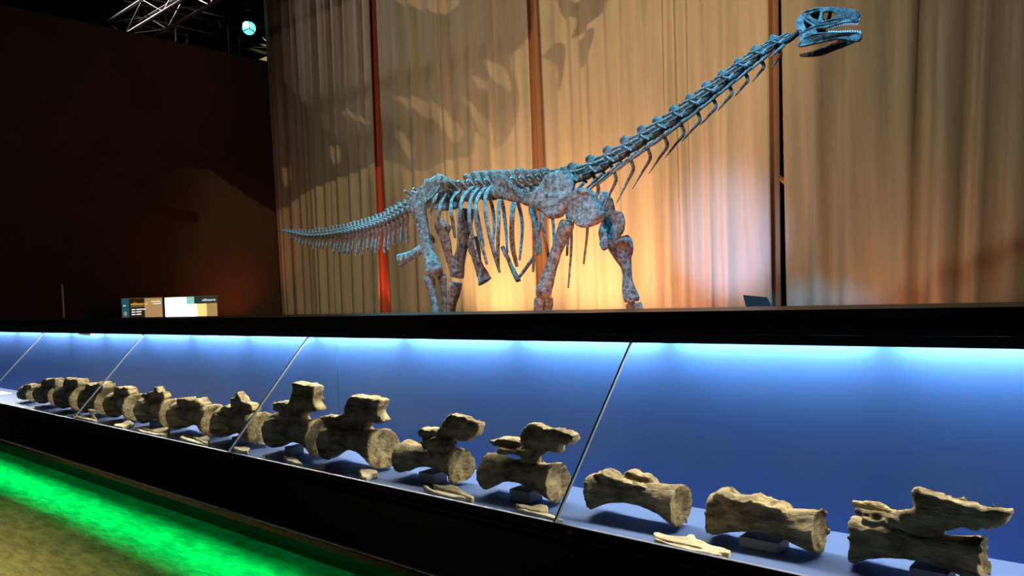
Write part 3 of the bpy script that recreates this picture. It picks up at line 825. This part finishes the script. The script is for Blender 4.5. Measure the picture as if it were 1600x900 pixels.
# hind legs
limb('femur', [(653, 318, 13), (654, 326, 14), (656, 338, 13), (660, 356, 11.5), (666, 382, 10.5), (671, 400, 12), (676, 414, 15.5), (678, 424, 16.5), (678, 431, 14)], -0.24, 0.8)
limb('tibia', [(670, 430, 8), (671, 438, 8.5), (675, 455, 6.5), (679, 475, 6), (682, 495, 7), (684, 508, 9)], -0.27, 0.9)
limb('fibula', [(690, 428, 6.5), (691, 438, 7), (694, 458, 5), (695, 476, 4.6), (694, 495, 5.5), (693, 508, 7)], -0.20, 0.9)
limb('femur', [(731, 326, 11), (730, 340, 11.5), (727, 362, 10), (721, 392, 10), (715, 418, 13), (712, 432, 13)], 0.24, 0.8)
limb('tibia', [(711, 442, 9), (709, 452, 9), (705, 466, 6.5), (701, 482, 6.5), (699, 500, 8)], 0.24, 0.9)
limb('fibula', [(718, 442, 5), (715, 456, 5), (709, 475, 4.5), (706, 500, 5.5)], 0.29, 0.9)


def foot(name, x, y, dy, n=5, wid=0.13, long=0.16, fwd=0.05):
    top = D(x, y, dy); z0 = ZS + 0.012
    r = MB(); r.sweep([top + np.array([0, 0, 0.02]), top - np.array([0, 0, 0.015])], 0.045, 0.06, n=12)
    f = r.build(name, M_BONE, dino)
    for k in range(n):
        s = (k / (n - 1) - 0.5) * 2
        a = top + np.array([0.01, s * wid * 0.4, -0.02]); e = np.array([top[0] + fwd + long * 0.4 * (1 - 0.4 * s * s), top[1] + s * wid, z0 + 0.01])
        m = a * 0.45 + e * 0.55 + np.array([0.01, 0, 0.01])
        b = MB(); b.sweep(catmull([a, m, e, e + np.array([0.045, s * 0.01, -0.006])], 4), [0.018, 0.016, 0.014, 0.013, 0.016, 0.018, 0.014, 0.014, 0.017, 0.015, 0.011, 0.008, 0.005], n=8)
        b.build('toe', M_BONE, f)


foot('hind_foot', 688, 512, -0.24); foot('hind_foot', 702, 504, 0.24)

# shoulder girdle and fore legs
plate_bone('scapula', [(775, 271), (790, 273), (800, 281), (814, 296), (830, 303), (843, 301), (851, 288), (860, 273), (874, 265), (887, 268), (895, 282), (896, 302), (889, 325), (878, 339), (866, 343), (855, 334), (836, 323), (815, 317), (795, 313), (778, 311), (771, 300), (772, 284)], -0.30, 0.055, -0.04)
b = MB(); c = D(914, 325, -0.31)
plate_bone('coracoid', [(914 + (26 + 2 * math.sin(3 * t)) * math.cos(t) + (4 if math.sin(t) > 0 else 0), 325 + 31 * math.sin(t)) for t in np.linspace(0, 2 * math.pi, 24, endpoint=False)], -0.29, 0.06, -0.02)
plate_bone('scapula', [(938, 300), (948, 299), (957, 312), (960, 330), (952, 345), (940, 340), (936, 320)], 0.16, 0.026, voxel=0.007, amp=0.004, smooth=1)
plate_bone('coracoid', [(943, 332), (958, 328), (972, 332), (977, 345), (974, 362), (962, 378), (950, 386), (938, 385), (936, 362)], 0.14, 0.026, voxel=0.007, amp=0.004, smooth=1)
plate_bone('sternal_plate', [(940, 355), (948, 360), (950, 388), (944, 392), (937, 384)], -0.02, 0.022, voxel=0.007, amp=0.004, smooth=1)
limb('humerus', [(886, 346, 11), (884, 353, 13), (878, 370, 11), (870, 392, 9.5), (861, 420, 10), (854, 442, 13), (850, 455, 15), (850, 462, 13)], -0.30, 0.75)
limb('ulna', [(843, 466, 8), (842, 478, 8), (842, 496, 6.5), (843, 515, 7)], -0.32, 0.9)
limb('radius', [(857, 466, 8), (857, 478, 7.5), (855, 496, 6), (853, 515, 7)], -0.27, 0.9)
limb('humerus', [(966, 374, 18), (969, 383, 22), (973, 396, 18.5), (977, 413, 11), (980, 434, 9), (982, 454, 11.5), (985, 466, 14.5), (986, 472, 13)], 0.18, 0.6)
limb('ulna', [(983, 474, 8), (989, 486, 8), (996, 505, 7), (1000, 520, 8)], 0.20, 0.9)
limb('radius', [(996, 474, 7), (1000, 486, 7), (1004, 505, 6), (1006, 520, 7)], 0.14, 0.9)
foot('fore_foot', 848, 520, -0.29, 5, 0.09, 0.08, 0.02); foot('fore_foot', 1004, 524, 0.17, 5, 0.09, 0.08, 0.02)


# skull
def k9(x, y): return (1230 + x / 9, y / 9)


def holed_plate(name, outer, holes, yfun, th, mat, parent, bevel=0.003, dz=0.0, dyp=-0.05):
    cu = bpy.data.curves.new('tmp', 'CURVE'); cu.dimensions = '2D'; cu.fill_mode = 'BOTH'
    cu.extrude = th / 2; cu.bevel_depth = bevel; cu.bevel_resolution = 1
    allp = []
    for ri, ring in enumerate([outer] + holes):
        if ri:
            cc = np.mean(np.array(ring), 0); ring = [tuple(cc + (np.array(q) - cc) * 1.22) for q in ring]
        pp = [D(*k9(*q), dyp) for q in ring]
        sm = catmull([np.array([p[0], p[2]]) for p in pp + [pp[0]]], 3)[:-1]
        allp.append(sm)
    og2 = np.mean(np.array(allp[0]), 0)
    for sm in allp:
        sp = cu.splines.new('POLY'); sp.points.add(len(sm) - 1); sp.use_cyclic_u = True
        for i, q in enumerate(sm): sp.points[i].co = (q[0] - og2[0], q[1] - og2[1], 0, 1)
    t = bpy.data.objects.new('tmp', cu); COL.objects.link(t)
    dg = bpy.context.evaluated_depsgraph_get(); dg.update()
    me = bpy.data.meshes.new_from_object(t.evaluated_get(dg)); me.name = name
    bpy.data.objects.remove(t); bpy.data.curves.remove(cu)
    for v in me.vertices:
        x, y, z = v.co
        wx = x + og2[0]
        v.co = (x, yfun(wx) - DY + z, y + dz)
    me.update()
    return link_mesh(name, me, mat, parent, (og2[0], DY, og2[1]))


xs0 = D(1247, 40)[0]; xs1 = D(1338, 40)[0]
def skw(x):      # half width of the skull, narrowing to the snout
    f = (x - xs0) / (xs1 - xs0)
    return float(np.interp(f, [0, 0.3, 0.6, 0.85, 1.0, 1.1], [0.052, 0.066, 0.055, 0.04, 0.018, 0.008]))
upper = [(150, 300), (190, 240), (250, 190), (350, 155), (450, 122), (600, 128), (750, 150), (880, 185), (938, 230), (950, 285), (860, 292), (750, 322), (650, 362), (550, 398), (470, 395), (410, 430), (430, 480), (300, 490), (225, 590), (190, 540), (190, 450), (150, 400), (140, 340)]
holes = [[(335, 222), (400, 190), (465, 172), (478, 190), (462, 260), (445, 300), (410, 285), (360, 250)], [(530, 182), (600, 168), (660, 185), (705, 212), (645, 260), (545, 296), (512, 270)],
         [(238, 236), (256, 232), (330, 285), (408, 345), (398, 358), (320, 312)], [(245, 290), (300, 330), (372, 372), (330, 400), (290, 418), (262, 380)]]
skull = empty('tmp', (0, 0, 0)); bpy.data.objects.remove(skull)
sk_n = holed_plate('skull', upper, holes, lambda x: DY - skw(x), 0.012, M_BONE, dino, 0.004)
holed_plate('cheek_wall', upper, holes, lambda x: DY + skw(x), 0.012, M_BONE, sk_n, 0.004, 0.03)
top_line = upper[0:9]
b = MB(); vs = []
tl = catmull([np.append(D(*k9(*q), -0.05)[[0, 2]], 0) for q in top_line], 3)
for q in tl:
    h = skw(q[0])
    for zz in (0, -0.012): vs += [(q[0], DY - h, q[1] + zz - 0.003), (q[0], DY + h, q[1] + zz + 0.027)]
fs = []
for i in range(len(tl) - 1):
    k = 4 * i
    fs += [(k, k + 4, k + 5, k + 1), (k + 2, k + 3, k + 7, k + 6), (k, k + 2, k + 6, k + 4), (k + 1, k + 5, k + 7, k + 3)]
b.add(vs, fs); b.build('skull_roof', M_BONE, sk_n)
b = MB(); q0 = D(*k9(160, 340)) + np.array([0, 0.01, 0.01]); q1 = D(*k9(320, 270)) + np.array([0, 0.01, 0.01])
b.sweep([q0, q0 * 0.6 + q1 * 0.4, q1], [0.02, 0.032, 0.022], [0.03, 0.036, 0.02], n=12); b.build('braincase', M_BONE, sk_n)
b = MB(); q0 = D(*k9(440, 330)) + np.array([0, 0.02, 0]); q1 = D(*k9(880, 235)) + np.array([0, 0.005, 0])
b.sweep([q0, (q0 + q1) / 2, q1], [0.006, 0.006, 0.005], [0.03, 0.02, 0.01], n=10); b.build('palate', M_BONE, sk_n)
ramus = [(175, 650), (200, 600), (225, 572), (330, 512), (440, 492), (600, 470), (750, 468), (900, 455), (985, 455), (1005, 500), (965, 560), (860, 552), (690, 545), (560, 582), (400, 622), (220, 655)]
def jw(x): return skw(x - 0.012) + 0.004
jaw = holed_plate('lower_jaw', ramus, [], lambda x: DY - jw(x), 0.014, M_BONE, dino, 0.004)
far = [(190, 772), (330, 738), (520, 665), (700, 596), (860, 560), (960, 540), (980, 562), (935, 592), (800, 642), (640, 692), (450, 760), (300, 782), (200, 784)]
holed_plate('far_jaw_half', far, [], lambda x: DY + jw(x), 0.014, M_BONE, jaw, 0.005, 0.0, 0.05)
b = MB()
for i in range(15):
    f = i / 14; x = 560 + 385 * f; y = float(np.interp(x, [550, 650, 750, 860, 950], [392, 358, 318, 288, 278]))
    for sd in (-1, 1):
        p = D(*k9(x, y), -0.05); p[1] = DY + sd * skw(p[0]); p[2] += 0.03 * (sd > 0); ln = 0.012 + 0.009 * f
        b.sweep([p + np.array([0, 0, 0.004]), p - np.array([-0.002, 0, ln * 0.6]), p - np.array([0, 0, ln])], [0.0042, 0.004, 0.001], n=6)
tag(b.build('upper_teeth', M_TOOTH, sk_n), kind='stuff')
b = MB()
for i in range(14):
    f = i / 13; x = 600 + 395 * f; y = float(np.interp(x, [600, 750, 900, 1000], [474, 470, 458, 460]))
    p = D(*k9(x, y), -0.05); p[1] = DY - jw(p[0]); ln = 0.012 + 0.006 * f
    b.sweep([p - np.array([0, 0, 0.004]), p + np.array([0.001, 0, ln * 0.6]), p + np.array([-0.001, 0, ln])], [0.004, 0.0036, 0.001], n=6)
    x = 700 + 240 * f; y = float(np.interp(x, [700, 860, 960], [590, 560, 545]))
    p = D(*k9(x, y), 0.05); p[1] = DY + jw(p[0])
    b.sweep([p - np.array([0, 0, 0.004]), p + np.array([0.001, 0, ln * 0.6]), p + np.array([-0.001, 0, ln])], [0.004, 0.0036, 0.001], n=6)
tag(b.build('lower_teeth', M_TOOTH, jaw), kind='stuff')
# steel rod that carries the head, and the posts of the mount
b = MB(); b.sweep(catmull([D(1210, 72), D(1232, 63), D(1246, 52), D(1258, 44)], 4), 0.014, n=10); tag(b.build('head_rod', M_BLACKM, dino), 'black rod between neck and skull')
# ------------------------------------------------------------------ trusses, lamp, signs
def truss(name, A, B, u, v, size, r, label, nbay):
    A, B, u, v = map(lambda q: np.asarray(q, float), (A, B, u, v))
    root = empty(name, tuple((A + B) / 2)); tag(root, label, 'truss', 'lighting trusses under the ceiling')
    cs = [A * 0 + (u * a + v * c) * size / 2 for a, c in ((-1, -1), (1, -1), (1, 1), (-1, 1))]
    for c in cs: MB().sweep([A + c, B + c], r, n=8, ref=tuple(u)).build('chord', M_STEEL, root)
    for i in range(nbay):
        f0, f1 = i / nbay, (i + 1) / nbay
        for k in range(4):
            c0, c1_ = cs[k], cs[(k + 1) % 4]
            if (i + k) % 2: c0, c1_ = c1_, c0
            MB().sweep([A + (B - A) * f0 + c0, A + (B - A) * f1 + c1_], r * 0.38, n=6, ref=tuple(u)).build('lattice_bar', M_STEEL, root)
    return root


ta = PX(202, 47, -11.6)
truss('lighting_truss', (-13.8, ta[1], ta[2]), (-4.0, ta[1], ta[2]), (0, 1, 0), (0, 0, 1), 0.33, 0.026, 'grey lighting truss rising towards the viewer above the brown wall', 16)
tb = PX(300, 36, -12.2)
truss('lighting_truss', (-12.2, ta[1] + 0.25, tb[2]), (-12.2, 8.5, tb[2]), (1, 0, 0), (0, 0, 1), 0.33, 0.026, 'grey lighting truss running behind the cyan spotlight', 7)
for x, ya, yb, g in ((275.5, 42, 67, 'leftmost of the four above the brown wall'), (292.5, 55, 71, 'second from the left, dimmer'), (358.5, 40, 89, 'left of the cyan spotlight'), (375, 55, 93, 'just under the cyan spotlight')):
    XX = XW - 0.06
    p = PX(x, yb, XX)
    b = MB(); b.sweep([(XX, p[1], zt - 0.0005), (XX, p[1], zt + 0.012), (XX, p[1], zt + 0.013), (XX, p[1], PX(x, ya, XX)[2])], [0.03, 0.03, 0.012, 0.012] if x != 292.5 else [0.02, 0.02, 0.007, 0.007], n=8, ref=(1, 0, 0))
    tag(b.build('hanging_rod', M_STEEL), 'thin grey rod above the wall, ' + g, 'rod', 'rods above the brown wall')

lp = PX(389, 44, -11.4)
lt = np.array([-3.6, 3.9, 2.2]); ld = (lt - lp) / np.linalg.norm(lt - lp)
lamp = empty('stage_spotlight', tuple(lp)); tag(lamp, 'black stage spotlight with glowing cyan lens beside the curtain', 'spotlight')
b = MB(); b.sweep([lp - ld * 0.42, lp - ld * 0.40, lp - ld * 0.12, lp - ld * 0.1, lp - ld * 0.005], [0.06, 0.085, 0.095, 0.115, 0.118], n=20, ref=(0, 0, 1)); b.build('housing', M_BLACK, lamp)
M_LENS = material('cyan_lens', (0.1, 0.6, 0.7), 0.1, emit=(0.12, 0.75, 0.9), estr=2.2)
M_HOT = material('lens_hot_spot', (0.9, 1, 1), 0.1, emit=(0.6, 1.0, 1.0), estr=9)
b = MB(); b.sweep([lp, lp + ld * 0.012], 0.105, n=24, ref=(0, 0, 1)); b.build('lens', M_LENS, lamp)
right = np.cross(ld, [0, 0, 1.0]); right /= np.linalg.norm(right); upv = np.cross(right, ld)
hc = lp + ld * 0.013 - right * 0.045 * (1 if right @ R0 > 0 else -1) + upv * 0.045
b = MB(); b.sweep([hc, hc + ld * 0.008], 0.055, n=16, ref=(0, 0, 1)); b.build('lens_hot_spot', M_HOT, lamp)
for ang in (90, 210, 330):
    e = right * math.cos(math.radians(ang)) + upv * math.sin(math.radians(ang))
    b = MB(); b.sweep([lp + ld * 0.02, lp + ld * 0.02 + e * 0.105], 0.008, n=6, ref=tuple(ld)); b.build('lens_spoke', M_BLACKM, lamp)
b = MB(); b.sweep([lp - ld * 0.15 + right * 0.12, lp - ld * 0.15 + right * 0.12 + upv * 0.2, lp - ld * 0.15 + upv * 0.28, lp - ld * 0.15 - right * 0.12 + upv * 0.2, lp - ld * 0.15 - right * 0.12], 0.012, n=8, ref=tuple(ld)); b.build('yoke', M_BLACKM, lamp)
cl = lp - ld * 0.15 + upv * 0.30
MB().box(tuple(cl - 0.04), tuple(cl + np.array([0.04, 0.04, 0.10]))).build('clamp', M_STEEL, lamp, False, bevel=0.006)
sl = spot('cyan_spotlight_beam', tuple(lp + ld * 0.06), tuple(lt), 2600, (0.08, 0.75, 1.0), 15, 0.6, 0.08)

# small clamp hardware on the far truss
p = PX(345, 38, -12.0)
b = MB(); b.sweep([p + np.array([0, -0.06, 0.05]), p + np.array([0, 0, -0.05]), p + np.array([0, 0.07, -0.02])], [0.03, 0.045, 0.025], n=8, ref=(1, 0, 0))
tag(b.build('truss_clamp', M_STEEL), 'shiny clamp at the end of the far truss', 'clamp')
# cream board added to stand in for a lit patch beyond the wall
q = [PX(x, y, -12.4) for x, y in ((393, 97), (417, 88), (417, 112), (393, 105))]
b = MB(); vs = [tuple(p) for p in q] + [(p[0] - 0.03, p[1], p[2]) for p in q]
b.add(vs, [(0, 1, 2, 3), (7, 6, 5, 4), (0, 4, 5, 1), (1, 5, 6, 2), (2, 6, 7, 3), (3, 7, 4, 0)])
tag(b.build('lit_patch_board', M_CREAM, None, False), 'small cream board standing in for a lit patch above the wall end', 'board')
qm = sum(q) / 4
spot('patch_fill', (qm[0] + 0.8, qm[1], qm[2] + 0.5), tuple(qm), 14, (1.0, 0.85, 0.6), 40, 0.4, 0.05)  # unseen lamp added only to brighten this board

# information panels at the far end
XP = -10.4
def sign_box(x0, x1, ytop, name, mat, label, zb=1.18):
    a = PX(x0, ytop[0], XP); c = PX(x1, ytop[1], XP)
    root = empty(name, (XP, (a[1] + c[1]) / 2, ZS)); tag(root, label, 'sign', 'lit information panels at the far end')
    zt_ = (a[2] + c[2]) / 2
    MB().box((XP - 0.05, a[1], ZS), (XP - 0.001, c[1], zt_)).build('frame', M_STEEL, root, False, bevel=0.004)
    return root, a[1] + 0.012, c[1] - 0.012, zt_ - 0.012


def face(root, ya, yb, za, zb, mat, name='panel_face', d=0.0):
    MB().box((XP + d, ya, za), (XP + d + 0.003, yb, zb)).build(name, mat, root, False)


def text(root, body, y, z, size, mat, wmax=None):
    cu = bpy.data.curves.new('t', 'FONT'); cu.body = body; cu.size = size; cu.extrude = 0.0008
    t = bpy.data.objects.new('t', cu); COL.objects.link(t)
    dg = bpy.context.evaluated_depsgraph_get(); dg.update()
    me = bpy.data.meshes.new_from_object(t.evaluated_get(dg)); me.name = 'lettering'
    bpy.data.objects.remove(t); bpy.data.curves.remove(cu)
    k = 1.0
    if wmax:
        wx = max(v.co.x for v in me.vertices); k = wmax / wx
    for v in me.vertices:
        x, yy, zz = v.co; v.co = (zz, x * k, yy)
    me.materials.clear()
    return link_mesh('lettering', me, mat, root, (XP + 0.0075, y, z))


def lit(name, c, s): return material(name, c, 0.5, emit=c, estr=s)


L_TEAL = lit('panel_teal', (0.02, 0.16, 0.26), 0.5); L_DARK = lit('panel_dark', (0.035, 0.02, 0.012), 0.5); L_TAN = lit('panel_tan', (0.50, 0.30, 0.13), 0.8)
L_WHITE = lit('panel_white', (1.0, 0.97, 0.85), 2.6); L_CREAM = lit('panel_cream', (0.9, 0.75, 0.25), 1.0); L_OCHRE = lit('panel_ochre', (0.50, 0.34, 0.14), 0.7); L_CYAN = lit('panel_cyan', (0.35, 0.8, 0.8), 0.7)
L_SLATE = lit('panel_slate', (0.02, 0.055, 0.06), 0.6); L_YEL = lit('panel_yellow', (0.9, 0.55, 0.08), 1.0); L_TXT = lit('panel_text', (0.95, 0.95, 0.88), 1.0)
rt, ya, yb, zt2 = sign_box(189, 254, (466.5, 463.5), 'info_panel', None, 'lit information panel with teal edge and yellow heading, left of the pair')
W_ = yb - ya
face(rt, ya, ya + W_ * 0.16, ZS + 0.01, zt2, L_TEAL); face(rt, ya + W_ * 0.16, ya + W_ * 0.55, ZS + 0.01, zt2, L_DARK); face(rt, ya + W_ * 0.55, yb, ZS + 0.01, zt2, L_TAN)
MB().box((XP + 0.003, ya + W_ * 0.2, zt2 - 0.105), (XP + 0.005, yb, zt2 - 0.098)).build('rule', L_OCHRE, rt, False)
text(rt, 'wElinsaurus', ya + W_ * 0.2, zt2 - 0.085, 0.05, L_YEL, W_ * 0.42)
for k, s in enumerate(('000 xxxxxxxx', '000 xxxx', '000 xxxx')): 
    pass
for k, ws in enumerate(((0.09, 0.24), (0.09, 0.13), (0.09, 0.12))):
    z = zt2 - 0.135 - k * 0.032; x = ya + W_ * 0.22
    for wv in ws:
        MB().box((XP + 0.003, x, z - 0.014), (XP + 0.005, x + W_ * wv, z)).build('text_line', L_TXT, rt, False); x += W_ * (wv + 0.025)
for k, (o1, ln) in enumerate(((0.0, 0.24), (0.03, 0.2))):
    MB().box((XP + 0.003, yb - W_ * (ln + 0.04), zt2 - 0.05 - k * 0.03), (XP + 0.005, yb - W_ * 0.03, zt2 - 0.04 - k * 0.03)).build('text_line', L_TXT, rt, False)
MB().box((XP + 0.003, ya + W_ * 0.02, zt2 - 0.09), (XP + 0.005, ya + W_ * 0.08, zt2 - 0.08)).build('text_line', L_TXT, rt, False)
MB().box((XP + 0.003, ya + W_ * 0.03, zt2 - 0.215), (XP + 0.005, ya + W_ * 0.10, zt2 - 0.165)).build('picture', L_OCHRE, rt, False)
rt, ya, yb, zt2 = sign_box(256, 339.5, (463.5, 461.5), 'info_panel', None, 'overexposed white information panel with slate corner heading, right of the pair')
W_ = yb - ya; zm = zt2 - 0.10
face(rt, ya, ya + W_ * 0.40, zm, zt2, L_WHITE); face(rt, ya + W_ * 0.40, ya + W_ * 0.55, zm, zt2, L_CYAN); face(rt, ya + W_ * 0.55, yb, zm, zt2, L_SLATE)
face(rt, ya, ya + W_ * 0.60, ZS + 0.01, zm, L_WHITE); face(rt, ya + W_ * 0.60, ya + W_ * 0.79, ZS + 0.01, zm, L_CREAM); face(rt, ya + W_ * 0.79, yb, ZS + 0.01, zm, L_OCHRE)
text(rt, 'wElinsaurus', ya + W_ * 0.70, zt2 - 0.065, 0.045, L_TXT, W_ * 0.27)

p = PX(96, 445, -10.4); p2 = PX(99, 500, -10.4)
b = MB(); b.sweep([(p2[0], p2[1], ZS), (p2[0], p2[1], p2[2]), tuple(p), (p[0], p[1], p[2] + 0.01)], [0.022, 0.022, 0.018, 0.008], n=10)
tag(b.build('barrier_post', material('pink_metal', (0.55, 0.38, 0.32), 0.35, 0.5)), 'slim pale post standing alone in front of the brown wall', 'post')

# black floodlight with raised flap on the stage
fl = P(1184, 478, 5.45)
flood = empty('floodlight', (fl[0], fl[1], ZS)); tag(flood, 'black floodlight on the stage with its flap tilted up below the neck', 'floodlight')
MB().box((fl[0] - 0.12, fl[1] - 0.06, ZS), (fl[0] + 0.12, fl[1] + 0.08, ZS + 0.14)).build('housing', M_BLACK, flood, False, bevel=0.01)
q = [P(x, y, 5.4) for x, y in ((1161, 461), (1198, 464.5), (1207, 482), (1166, 482))]
b = MB(); vs = [tuple(p) for p in q] + [tuple(p + np.array([0, 0.006, 0])) for p in q]
b.add(vs, [(0, 1, 2, 3), (7, 6, 5, 4), (0, 4, 5, 1), (1, 5, 6, 2), (2, 6, 7, 3), (3, 7, 4, 0)]); b.build('flap', M_BLACKM, flood, False)
b = MB(); b.sweep([(fl[0], fl[1] - 0.05, ZS + 0.12), (fl[0], fl[1] - 0.05, q[2][2] + 0.02)], 0.02, n=8); b.build('hinge', M_BLACK, flood)

# unseen stencil added before the projector, cut to cast the leaf shadows
G0 = np.array(PROJ); GD = np.array([-5.9, 6.7, 3.5]) - G0; GD /= np.linalg.norm(GD)
GU = np.cross(np.cross(GD, [0, 0, 1.0]), GD); GU /= np.linalg.norm(GU); GR = np.cross(GD, GU)


def gob(px):
    out = []
    for x, y in px:
        d = P(x, y, YC) - G0; d = d * (0.8 / (d @ GD)); out.append((d @ GR, d @ GU))
    return out


def gobo(rings, name, parent):
    cu = bpy.data.curves.new('tmp', 'CURVE'); cu.dimensions = '2D'; cu.fill_mode = 'BOTH'; cu.extrude = 0.0006
    for ring in rings:
        pp = gob(ring); sm = catmull([np.array(q) for q in pp + [pp[0]]], 4)[:-1]
        sp = cu.splines.new('POLY'); sp.points.add(len(sm) - 1); sp.use_cyclic_u = True
        for i, q in enumerate(sm): sp.points[i].co = (q[0], q[1], 0, 1)
    t = bpy.data.objects.new('tmp', cu); COL.objects.link(t)
    dg = bpy.context.evaluated_depsgraph_get(); dg.update()
    me = bpy.data.meshes.new_from_object(t.evaluated_get(dg)); me.name = name
    bpy.data.objects.remove(t); bpy.data.curves.remove(cu)
    for v in me.vertices:
        q = GR * v.co.x + GU * v.co.y + GD * (0.8 + v.co.z); v.co = tuple(q)
    return link_mesh(name, me, M_BLACKM, parent, PROJ)


gr = empty('leaf_gobo', PROJ); tag(gr, 'unseen black stencil shaped to cast leaf shadows on the curtains', 'stencil')
big = [(150, -420), (836, -420), (838, -60), (833, 40), (815, 70), (798, 95), (812, 150), (803, 195), (778, 232), (745, 205), (738, 240), (702, 250), (652, 268), (600, 250), (560, 268), (480, 300), (430, 330), (300, 340), (150, 340)]
leaf_holes = [[(612, 152), (645, 152), (680, 163), (705, 183), (723, 205), (715, 224), (700, 212), (680, 190), (650, 174)], [(616, 204), (632, 210), (645, 230), (646, 250), (634, 240), (622, 222)],
              [(755, 93), (780, 101), (795, 120), (798, 142), (785, 135), (765, 118)], [(722, 150), (745, 170), (765, 193), (771, 224), (754, 207), (737, 180)], [(608, -2), (660, -4), (717, 0), (695, 22), (650, 12)],
              [(513, 228), (531, 233), (529, 257), (516, 250)], [(536, 171), (555, 178), (577, 190), (578, 196), (555, 187), (538, 178)], [(735, 116), (757, 124), (762, 141), (747, 134)], [(440, 262), (452, 262), (454, 285), (444, 288)]]
gobo([big] + leaf_holes, 'leaf_plate', gr)
for lf in ([(862, -40), (900, 5), (945, -60), (952, -5), (925, 35), (893, 62), (902, 30), (878, 22)], [(846, 88), (866, 70), (884, 70), (882, 100), (877, 132), (870, 144), (871, 112), (860, 96)], [(905, 62), (928, 46), (918, 88), (908, 104)]):
    gobo([lf], 'leaf', gr)
b = MB()
for k in range(2):
    e = GR * (0.16 if k else -0.16)
    b = MB(); b.sweep([G0 - GD * 0.1 + e * 0.9, G0 + GD * 0.8 + e * 1.8], 0.006, n=6, ref=tuple(GU)); b.build('holder_arm', M_BLACKM, gr)

# white sliver modelled in place of a light leak under the canopy edge
q = [P(x, y + 1, YT + 0.03) for x, y in ((121, 519), (128, 518), (134, 519.5), (142, 515.5), (145, 514.5), (142, 519), (141, 523), (132, 522.5), (124, 521.5))]
b = MB(); b.plate([(p[0], p[2]) for p in q], lambda x, z: YT + 0.03, 0.004)
tag(b.build('light_leak', material('leak_white', (0.9, 0.88, 0.84), 0.7), None, False), 'small white sliver standing in for a light leak under the canopy edge at far left', 'light leak')
